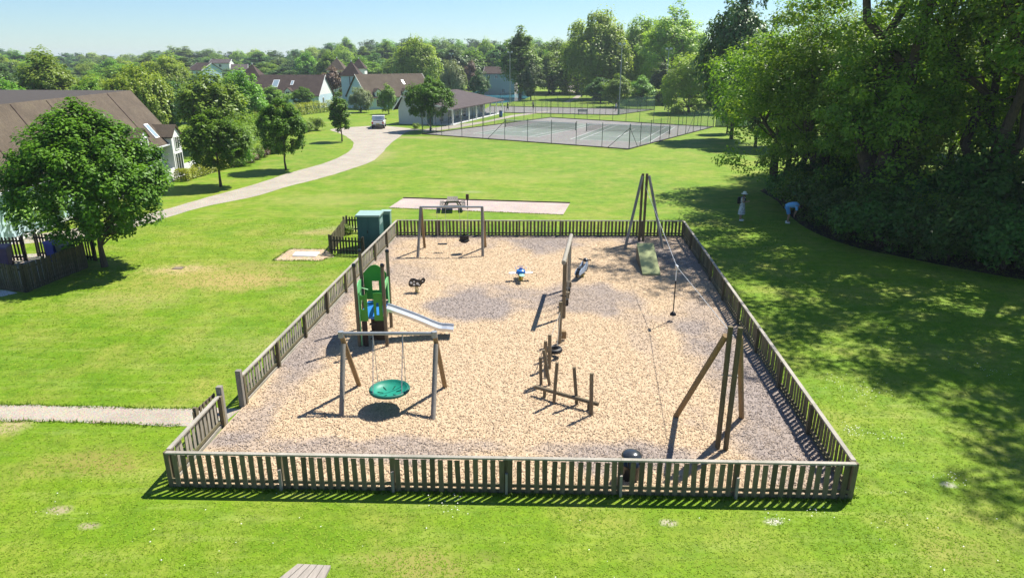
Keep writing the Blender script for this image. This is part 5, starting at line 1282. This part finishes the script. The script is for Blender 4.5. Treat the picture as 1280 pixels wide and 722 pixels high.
def top_row(px):      # height of the skyline in the photo
    pts = [(-150, 60), (0, 57), (60, 62), (130, 65), (180, 63), (232, 52), (270, 62), (330, 60), (400, 52), (430, 44), (470, 45), (520, 46), (560, 46), (610, 44), (640, 45), (700, 45), (740, 30), (900, 45), (1050, 40)]
    for (x0, y0), (x1, y1) in zip(pts[:-1], pts[1:]):
        if x0 <= px <= x1: return y0 + (y1 - y0) * (px - x0) / (x1 - x0)
    return 50
for (D, x0, x1, step, dy, ks) in ((520, -440, 1000, 22, 6, kinds), (400, -400, 960, 24, 9, kinds), (310, -330, 960, 27, 14, kinds), (240, -110, 560, 32, 22, kinds), (180, -100, 330, 38, 30, kinds), (140, -90, 215, 40, 34, kinds), (235, 560, 900, 34, 16, ['tall_a', 'round_a', 'dark_a']), (208, 690, 930, 36, 26, ['willow_a', 'round_a', 'dome', 'round_b'])):
    px = x0
    while px < x1:
        q = px + r.uniform(-7, 7); k = r.choice(ks); ty = top_row(q) + dy * r.uniform(.3, 1.25); 
        if not (D <= 200 and 205 < q < 250) and not (D == 310 and 590 < q < 625 and False):
            far(k, q, D + r.uniform(-18, 18), ty, step * r.uniform(1.35, 2.1), where(LAB[k], q, D), 'trees of the distant tree line')
        px += step * r.uniform(.8, 1.2)

# ------------------------------------------------------------------ hedges and shrubs
def hedge(line, h_, w_, mat, label, n, name='hedge', leaf=.10, seed=1, base=0.0, wob_=.12):
    """clipped hedge along ground points: leaves over a rounded box, dark stems inside"""
    rng = np.random.default_rng(seed); P_ = [np.array((p.x, p.y)) for p in line]
    seg = [np.linalg.norm(b - a) for a, b in zip(P_[:-1], P_[1:])]; tot = sum(seg)
    s = rng.random(n) * tot; pos = np.zeros((n, 3)); nn = np.zeros((n, 3)); acc = 0
    for a, b, l in zip(P_[:-1], P_[1:], seg):
        k = (s >= acc) & (s <= acc + l); u_ = (b - a) / l; v_ = np.array((-u_[1], u_[0])); th = rng.uniform(-.15, PI + .15, k.sum())
        cx = np.sign(np.cos(th)) * np.abs(np.cos(th)) ** .6 * w_ / 2; cz = np.abs(np.sin(th)) ** .6 * h_
        ss = (s[k] - acc); f = 1 + wob_ * np.sin(ss * 2.1 + 1) + wob_ * .8 * np.sin(ss * 4.7)
        dep = 1 - .25 * rng.random(k.sum()) ** 2
        pos[k, 0] = a[0] + u_[0] * ss + v_[0] * cx * f * dep; pos[k, 1] = a[1] + u_[1] * ss + v_[1] * cx * f * dep; pos[k, 2] = base + cz * f * dep
        nn[k, 0] = v_[0] * np.cos(th); nn[k, 1] = v_[1] * np.cos(th); nn[k, 2] = np.sin(th) + .9; acc += l
    pos += rng.normal(0, .04, (n, 3)); pos[:, 2] = np.maximum(pos[:, 2], .03); nn += rng.normal(0, .45, (n, 3))
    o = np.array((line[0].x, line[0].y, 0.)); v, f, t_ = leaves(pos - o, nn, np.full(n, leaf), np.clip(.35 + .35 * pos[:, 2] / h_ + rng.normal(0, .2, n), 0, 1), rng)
    t = thing(name, tuple(o), label, 'hedge')
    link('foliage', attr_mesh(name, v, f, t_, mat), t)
    sb = MB()
    for i in range(max(3, int(tot / .8))):
        q = i / max(1, int(tot / .8)) * tot; a = 0
        for p0, p1, l in zip(P_[:-1], P_[1:], seg):
            if a <= q <= a + l + 1e-6: c = p0 + (p1 - p0) * (q - a) / l; sb.tube([(c[0], c[1], -.05), (c[0] + .1, c[1], h_ * .75)], .03, 5); break
            a += l
    sb.build('stems', M_bark, t)
    return t
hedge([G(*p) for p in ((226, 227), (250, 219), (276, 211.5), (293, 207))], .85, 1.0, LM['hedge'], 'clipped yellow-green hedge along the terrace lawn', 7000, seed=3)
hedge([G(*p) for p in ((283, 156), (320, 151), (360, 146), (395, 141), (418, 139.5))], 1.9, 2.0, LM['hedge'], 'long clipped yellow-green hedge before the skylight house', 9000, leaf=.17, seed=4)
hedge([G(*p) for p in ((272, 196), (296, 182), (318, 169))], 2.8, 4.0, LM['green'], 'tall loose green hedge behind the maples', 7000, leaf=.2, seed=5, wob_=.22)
TREES['bush_a'] = make_tree('bush_a', LM['shrub'], 51, 3.4, 2.3, .1, 90, .62, 95, .13, .05, forks=5, inner=.25)
TREES['bush_b'] = make_tree('bush_b', LM['shrub'], 52, 4.8, 2.6, .1, 110, .68, 95, .14, .06, forks=5, inner=.25, shape=1.3)
TREES['bush_g'] = make_tree('bush_g', LM['green'], 53, 1.3, .95, .05, 40, .33, 60, .10, .03, forks=4, inner=.2)
TREES['bush_r'] = make_tree('bush_r', LM['purple'], 54, 1.1, .9, .05, 35, .3, 55, .09, .03, forks=4, inner=.2)
for (px, py, k, s, lab) in ((303, 207, 'bush_g', 1.2, 'round green shrub at the end of the clipped hedge'), (312, 203, 'bush_r', 1.0, 'low reddish shrub beyond the clipped hedge'), (321, 199, 'bush_g', 1.0, 'small green shrub by the reddish one'), (330, 196, 'bush_r', .9, 'low brown-red shrub under the bend maple'),
                            (340, 192, 'bush_g', 1.3, 'green shrub behind the bend maple'), (396, 163, 'bush_g', 1.3, 'low green shrub on the drive lawn'), (384, 165, 'bush_g', 1.1, 'low spreading shrub beside the drive lawn hedge'), (452, 280, 'bush_g', .0, ''), (6, 298, 'bush_g', 2.0, 'bright green shrub beside the white post'), (34, 287, 'bush_g', 2.1, 'bright leafy shrub against the pale blue terrace wall'), (58, 280, 'bush_g', 1.7, 'rounded leafy shrub behind the bin store'), (-6, 293, 'bush_g', 1.9, 'large bright shrub at the terrace corner'), (520, 161, 'bush_g', .6, 'small creeper shrub at the pavilion corner'), (432, 292, 'bush_g', .45, 'small leafy plant inside the cabinet pen')):
    if s: tree(k, G(px, py), lab, 'shrub', None, s, None, None, 'shrub')

# ------------------------------------------------------------------ woodland belt on the right
BK = dict(inner=.3, flat=.6, up=.6)
TREES['belt_c'] = make_tree('belt_c', LM['belt'], 63, 15, 5.4, .3, 340, .9, 115, .145, .26, forks=4, lim=.3, **BK)
TREES['belt_d'] = make_tree('belt_d', LM['belt'], 65, 14, 5.0, .2, 320, .9, 115, .145, .24, forks=3, lim=.3, **BK)
TREES['belt_h'] = make_tree('belt_h', LM['belt'], 64, 25, 6.8, 8.5, 210, .9, 95, .165, .40, forks=3, lim=.35, **BK)
TREES['belt_t'] = make_tree('belt_t', LM['belt'], 67, 18, 5.6, 6.0, 200, .95, 105, .155, .38, forks=4, lim=.5, **BK)
gb_ = 'big trees of the woodland belt'
for (k, x_, y_, s, rz, lab) in (('belt_c', 20.6, 47.0, 1.0, .4, 'leafy many-stemmed tree overhanging the lawn behind the two people'), ('belt_d', 23.0, 41.6, 1.0, 2.1, 'leafy tree bulging over the woodland edge beside the bending person'),
        ('belt_h', 21.6, 40.9, 1.1, 2.9, 'tallest tree of the woodland edge, rising behind the bending person'),
        ('belt_t', 26.6, 38.6, 1.0, 1.2, 'tree with a dark curved trunk showing in the woodland gap'), ('belt_t', 29.4, 37.2, 1.05, 3.3, 'tree with a forked grey trunk at the woodland edge'),
        ('belt_c', 26.0, 49, 1.0, 5.0, 'leafy tree standing behind the overhanging one'), ('belt_d', 37, 47, 1.05, 2.6, 'leafy tree deep in the woodland behind the forked trunk'), ('belt_c', 43, 38, 1.05, .6, 'leafy tree deep in the woodland on its far side'), ('belt_d', 29, 55, 1.0, 4.1, 'leafy tree at the back of the woodland towards the courts'),
        ('belt_h', 24.8, 31.4, 1.0, 1.9, 'tall woodland edge tree shading the near lawn'), ('belt_h', 26.0, 25.0, 1.0, 3.9, 'tall woodland edge tree shading the lawn by the fence corner'),
        ('belt_c', 20.4, 52.5, .95, 4.4, 'leafy tree at the woodland corner towards the courts'), ('belt_c', 34, 52, 1.1, 1.1, 'leafy tree at the back of the woodland behind the trunks'), ('belt_d', 26.5, 59, 1.0, 3.1, 'leafy tree closing the back of the woodland by the courts'), ('belt_c', 44, 47, 1.1, 2.1, 'leafy tree closing the back of the woodland on its far side'), ('belt_d', 36, 41, .8, 5.6, 'lower sunlit tree behind the forked trunk')):
    tree(k, (x_, y_), lab, 'tree', gb_, s, rz, None, 'woodland_tree')
TREES['bush_l'] = make_tree('bush_l', LM['belt'], 55, 3.0, 2.0, .1, 90, .55, 95, .12, .04, forks=5, inner=.25)
r = random.Random(9); gs_ = 'shrubs of the woodland edge'
edge = [G(*p) for p in ((968, 252), (985, 272), (1010, 290), (1060, 309), (1120, 322), (1200, 338), (1290, 354))]
for row, (d0, n) in enumerate(((1.9, 14), (4.6, 12), (8.0, 12))):
    for i in range(n):
        f = i / (n - 1) * (len(edge) - 1); j = min(int(f), len(edge) - 2); p = edge[j].lerp(edge[j + 1], f - j)
        x_, y_ = p.x + d0 * .85 + r.uniform(-.5, .5), p.y + d0 * .5 + r.uniform(-.5, .5)
        tree(r.choice(('bush_a', 'bush_a', 'bush_l')) if (row == 0) else r.choice(('bush_a', 'bush_b', 'bush_l')), (x_, y_), ('low shrub at the front of the woodland edge', 'shrub in the second row of the woodland edge', 'shrub deep under the woodland trees')[row] + ' ' + ('beside the bending person', 'before the curved trunk', 'before the forked trunk')[min(2, i * 3 // n)], 'shrub', gs_, r.uniform(.55, 1.2) * (.85 if row == 0 else 1.05), None, None, 'shrub')
# dark bare earth and leaf litter under the belt
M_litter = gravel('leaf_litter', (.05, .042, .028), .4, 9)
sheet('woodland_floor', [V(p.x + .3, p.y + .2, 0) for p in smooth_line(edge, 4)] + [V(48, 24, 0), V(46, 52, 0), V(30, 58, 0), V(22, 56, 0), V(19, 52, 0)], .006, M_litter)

# ------------------------------------------------------------------ people
M_skin = simple('skin', (.42, .25, .17), .6, .08, 4, bmp=0)
def body(t, joints, edges, mat, root_i=0):
    """one continuous skinned surface over a posed skeleton; joints: (x, y, z, rx, ry)"""
    me = bpy.data.meshes.new('body'); me.from_pydata([j[:3] for j in joints], edges, []); me.materials.append(mat)
    o = bpy.data.objects.new('body', me); C.objects.link(o); o.parent = t
    s = o.modifiers.new('skin', 'SKIN'); s.use_smooth_shade = True
    for i, j in enumerate(joints):
        sv = me.skin_vertices[0].data[i]; sv.radius = (j[3], j[4] if len(j) > 4 else j[3]); sv.use_root = (i == root_i)
    o.modifiers.new('sub', 'SUBSURF').levels = 1
    o.modifiers['sub'].render_levels = 1
    return o
def arm_hand(J, Eg, sh, el, wr, dirh, ri=.042):
    i0 = len(J); J += [(*el, ri * .85), (*wr, ri * .6)]; Eg += [(sh, i0), (i0, i0 + 1)]
    d = Vector(dirh).normalized(); w = Vector(wr); palm = w + d * .07; J.append((*palm, .034, .022)); Eg.append((i0 + 1, i0 + 2))
    s = d.cross(V(0, 1, .2)).normalized()
    for k in range(4):
        f0 = palm + d * .05 + s * (k - 1.5) * .02; f1 = f0 + d * (.045, .055, .05, .035)[k] + V(0, -.012, -.006); n = len(J); J += [(*f0, .010), (*f1, .008)]; Eg += [(i0 + 2, n), (n, n + 1)]
    th = w + d * .05 + s * -.045; n = len(J); J.append((*th, .011)); Eg.append((i0 + 2, n)); J.append((*(th + d * .035), .009)); Eg.append((n, n + 1))
def stand(lean=0.0, arms=None, legs=None, H_=1.0):
    """upright skeleton facing -Y; returns joints, edges"""
    J = [(0, 0, .93, .135, .10), (0, -.01 - lean * .3, 1.13, .12, .09), (0, -lean * .6, 1.33, .145, .095), (0, -lean, 1.44, .075, .07), (0, -lean - .01, 1.50, .052), (0, -lean - .03, 1.58, .082, .09), (0, -lean - .03, 1.68, .078, .088)]
    Eg = [(0, 1), (1, 2), (2, 3), (3, 4), (4, 5), (5, 6)]
    for sx in (-1, 1):
        i = len(J); lg = legs[0 if sx < 0 else 1] if legs else ((sx * .10, 0, .5), (sx * .10, .02, .09))
        J += [(sx * .09, 0, .84, .088), (*lg[0], .062), (*lg[1], .042), (lg[1][0] + sx * .02, lg[1][1] - .10, .045, .04, .03), (lg[1][0] + sx * .025, lg[1][1] - .17, .035, .03, .022)]
        Eg += [(0, i), (i, i + 1), (i + 1, i + 2), (i + 2, i + 3), (i + 3, i + 4)]
        k = len(J); J.append((sx * .18, -lean * .85, 1.40, .055)); Eg.append((2, k))
        ar = arms[0 if sx < 0 else 1] if arms else ((sx * .23, 0, 1.12), (sx * .24, -.06, .88), (0, -.1, -1))
        arm_hand(J, Eg, k, ar[0], ar[1], ar[2])
    J.append((0, -lean - .125, 1.60, .018)); Eg.append((5, len(J) - 1))   # nose
    return [tuple(c * H_ for c in j) for j in J], Eg
def face(t, c, s=1.0, d=(0, -1, 0), hair=None):
    c = Vector(c); d = Vector(d).normalized(); x = d.cross(V(0, 0, 1)).normalized(); u = x.cross(d)
    for k in (-1, 1):
        MB().lathe([(.001, -.012), (.012, 0), (.001, .012)], c + d * .085 * s + x * .032 * k, 8).build('eye', M_black, t)
        MB().lathe([(.004, -.03), (.016, 0), (.004, .03)], c + x * .085 * k, 8).build('ear', M_skin, t)
    MB().bar(c + d * .085 - x * .024 - u * .06, c + d * .085 + x * .024 - u * .06, .008, .01).build('mouth', simple('lips', (.35, .12, .10), .6, .1), t)
def shoes(t, pts, mat):
    for p in pts:
        q = V(*p); MB().hexa([q + V(-.045, -.18, -.0), q + V(.045, -.18, 0), q + V(.045, .08, 0), q + V(-.045, .08, 0), q + V(-.035, -.15, .06), q + V(.035, -.15, .06), q + V(.04, .07, .10), q + V(-.04, .07, .10)]).build('shoe', mat, t, bevel=.015)
# woman in a patterned dress, seen partly from behind, looking down at something in her hands
t = thing('person', (0, 0, 0), 'person in a white sun hat and patterned dress with a dark backpack', 'person')
J, Eg = stand(.05, arms=(((-.22, -.08, 1.14), (-.10, -.28, 1.18), (.4, -.6, .2)), ((.22, -.08, 1.14), (.09, -.28, 1.18), (-.4, -.6, .2))))
body(t, J, Eg, M_skin); face(t, (0, -.08, 1.62))
m, nt, bs = mat_new('patterned_dress'); vo = nt.nodes.new('ShaderNodeTexVoronoi'); vo.inputs['Scale'].default_value = 16; nt.links.new(mapping(nt), vo.inputs['Vector'])
nt.links.new(ramp(nt, vo.outputs['Distance'], [(.25, (.10, .13, .22)), (.5, (.62, .62, .64))]), bs.inputs['Base Color']); bs.inputs['Roughness'].default_value = .8; M_dress = m
MB().lathe([(.27, .40), (.255, .55), (.215, .80), (.175, 1.0), (.155, 1.12), (.175, 1.28), (.185, 1.38), (.10, 1.46), (.07, 1.46)], (0, -.02, 0), 20, 1, .78).build('dress', M_dress, t, True)
M_hat = simple('straw_white', (.72, .70, .64), .8, .08, 9)
MB().lathe([(.19, 1.63), (.195, 1.645), (.115, 1.675), (.112, 1.73), (.085, 1.775), (.02, 1.785)], (0, -.08, 0), 20).build('sun_hat', M_hat, t, True)
MB().box(-.15, .15, .12, .29, 1.02, 1.42).build('backpack', simple('black_cloth', (.015, .015, .018), .8, .2), t, bevel=.05)
for sx in (-.1, .1): MB().tube([(sx, .14, 1.40), (sx, -.02, 1.475), (sx * 1.1, -.165, 1.36), (sx * 1.2, -.13, 1.15), (sx * 1.3, .1, 1.08)], .022, 6).build('strap', M_black, t)
MB().lathe([(.02, 1.50), (.085, 1.52), (.092, 1.60), (.088, 1.68)], (0, -.065, 0), 14).build('hair', simple('brown_hair', (.06, .035, .02), .7, .2), t, True)
shoes(t, ((-.11, -.02, 0), (.11, -.02, 0)), M_white)
q = G(925.5, 275.5); t.location = q; t.rotation_euler.z = math.radians(62); t.scale = (1.02, 1.02, 1.03)
# man bending forward, hands near his knees (side on, facing right in the photo)
t = thing('person', (0, 0, 0), 'person in light blue shirt and shorts bending down by the shrubs', 'person')
J = [(0, .10, .90, .13, .11), (0, -.08, 1.02, .13, .10), (0, -.30, 1.05, .15, .105), (0, -.42, 1.02, .075, .07), (0, -.48, .99, .055), (0, -.57, .94, .085, .09), (0, -.65, .90, .078, .085)]
Eg = [(0, 1), (1, 2), (2, 3), (3, 4), (4, 5), (5, 6)]
for sx in (-1, 1):
    i = len(J); J += [(sx * .10, .08, .80, .09), (sx * .12, -.03, .46, .062), (sx * .12, .03, .09, .042), (sx * .14, -.07, .045, .04, .03), (sx * .145, -.14, .035, .03, .022)]
    Eg += [(0, i), (i, i + 1), (i + 1, i + 2), (i + 2, i + 3), (i + 3, i + 4)]
    k = len(J); J.append((sx * .19, -.37, 1.0, .058)); Eg.append((2, k)); arm_hand(J, Eg, k, (sx * .22, -.38, .74), (sx * .17, -.30, .50), (0, .1, -1))
J.append((0, -.60, .84, .018)); Eg.append((5, len(J) - 1))
body(t, J, Eg, M_skin)
M_shirt = simple('light_blue_shirt', (.22, .50, .78), .8, .1, 6); M_shorts = simple('blue_shorts', (.12, .33, .62), .8, .1, 6)
MB().tube([(0, .16, .90), (0, .02, 1.0), (0, -.14, 1.05), (0, -.32, 1.06), (0, -.42, 1.03), (0, -.46, 1.0)], [.165, .172, .168, .178, .13, .075], 16).build('shirt', M_shirt, t, True)
for sx in (-1, 1):
    MB().tube([(sx * .17, -.36, 1.02), (sx * .205, -.375, .90), (sx * .222, -.38, .80)], [.085, .078, .075], 12).build('sleeve', M_shirt, t, True)
    MB().tube([(sx * .05, .12, .92), (sx * .10, .07, .78), (sx * .115, .0, .54)], [.15, .115, .105], 14).build('shorts_leg', M_shorts, t, True)
MB().tube([(0, -.54, .99), (0, -.60, .965), (0, -.67, .92)], [.075, .098, .07], 12).build('hair', simple('dark_hair', (.02, .015, .012), .7, .2), t, True)
face(t, (0, -.58, .92), d=(0, -.35, -.9))
shoes(t, ((-.13, .05, 0), (.13, .05, 0)), M_white)
q = G(984.5, 278.5); t.location = q; t.rotation_euler.z = math.radians(70); t.scale = (1.08, 1.08, 1.08)
# tennis players on the far courts
def player(px, py, rz, label, shirt, low):
    t = thing('person', (0, 0, 0), label, 'person')
    J, Eg = stand(.06, arms=(((-.28, -.12, 1.18), (-.38, -.30, 1.05), (-.2, -.8, 0)), ((.25, -.08, 1.12), (.16, -.28, 1.02), (0, -1, 0))), legs=(((-.15, -.05, .5), (-.17, .03, .09)), ((.15, .02, .5), (.18, .12, .09))))
    body(t, J, Eg, M_skin); face(t, (0, -.09, 1.62))
    MB().lathe([(.165, .88), (.16, 1.0), (.145, 1.13), (.18, 1.32), (.17, 1.40), (.07, 1.47)], (0, -.03, 0), 16, 1, .75).build('shirt', shirt, t, True)
    for sx, p in ((-1, (-.15, -.05, .52)), (1, (.15, .02, .52))): MB().tube([(sx * .06, 0, .93), (sx * .10, -.01, .78), p], [.12, .105, .095], 12).build('shorts_leg', low, t, True)
    MB().lathe([(.06, 1.54), (.09, 1.58), (.096, 1.66), (.07, 1.74), (.01, 1.765)], (0, -.03, 0), 12).build('hair', simple('hair_' + str(px), (.05, .03, .02), .7, .2), t, True)
    MB().tube([(-.41, -.42, 1.05), (-.50, -.70, 1.12)], .016, 6).build('racket_handle', M_black, t)
    MB().tube([(-.50 - .11 * math.sin(a) - .045 * (1 - math.cos(a)), -.70 - .13 * (1 - math.cos(a)), 1.12 + .05 * (1 - math.cos(a))) for a in np.linspace(0, 2 * PI, 17)], .012, 6, False).build('racket_head', M_black, t)
    shoes(t, ((-.17, .01, 0), (.18, .10, 0)), M_white); q = G(px, py); t.location = q; t.rotation_euler.z = rz
player(769.5, 139.5, .6, 'tennis player in a pale blue top by the floodlight mast', simple('pale_blue_top', (.45, .55, .68), .8, .1), simple('navy_shorts', (.05, .07, .14), .8, .1))
player(634.5, 139.2, 2.4, 'tennis player in dark clothes on the far court', M_black, M_black)
player(666.5, 137, 4.0, 'tennis player in grey top on the far court', simple('grey_top', (.2, .21, .22), .8, .1), M_black)

# ------------------------------------------------------------------ air that pales the far trees
hz = MB().box(-3600, 3600, -260, 5600, -1.0, 31.0)
haze = hz.build('haze', None); haze['kind'] = 'stuff'; haze['label'] = 'thin pale summer haze in the air'
m = bpy.data.materials.new('haze_air'); m.use_nodes = True; nt = m.node_tree; nt.nodes.remove(nt.nodes['Principled BSDF'])
pv = nt.nodes.new('ShaderNodeVolumePrincipled'); pv.inputs['Color'].default_value = (.80, .90, 1.0, 1); pv.inputs['Density'].default_value = 0.00028; pv.inputs['Anisotropy'].default_value = .2
nt.links.new(pv.outputs[0], nt.nodes['Material Output'].inputs['Volume']); haze.data.materials.append(m)
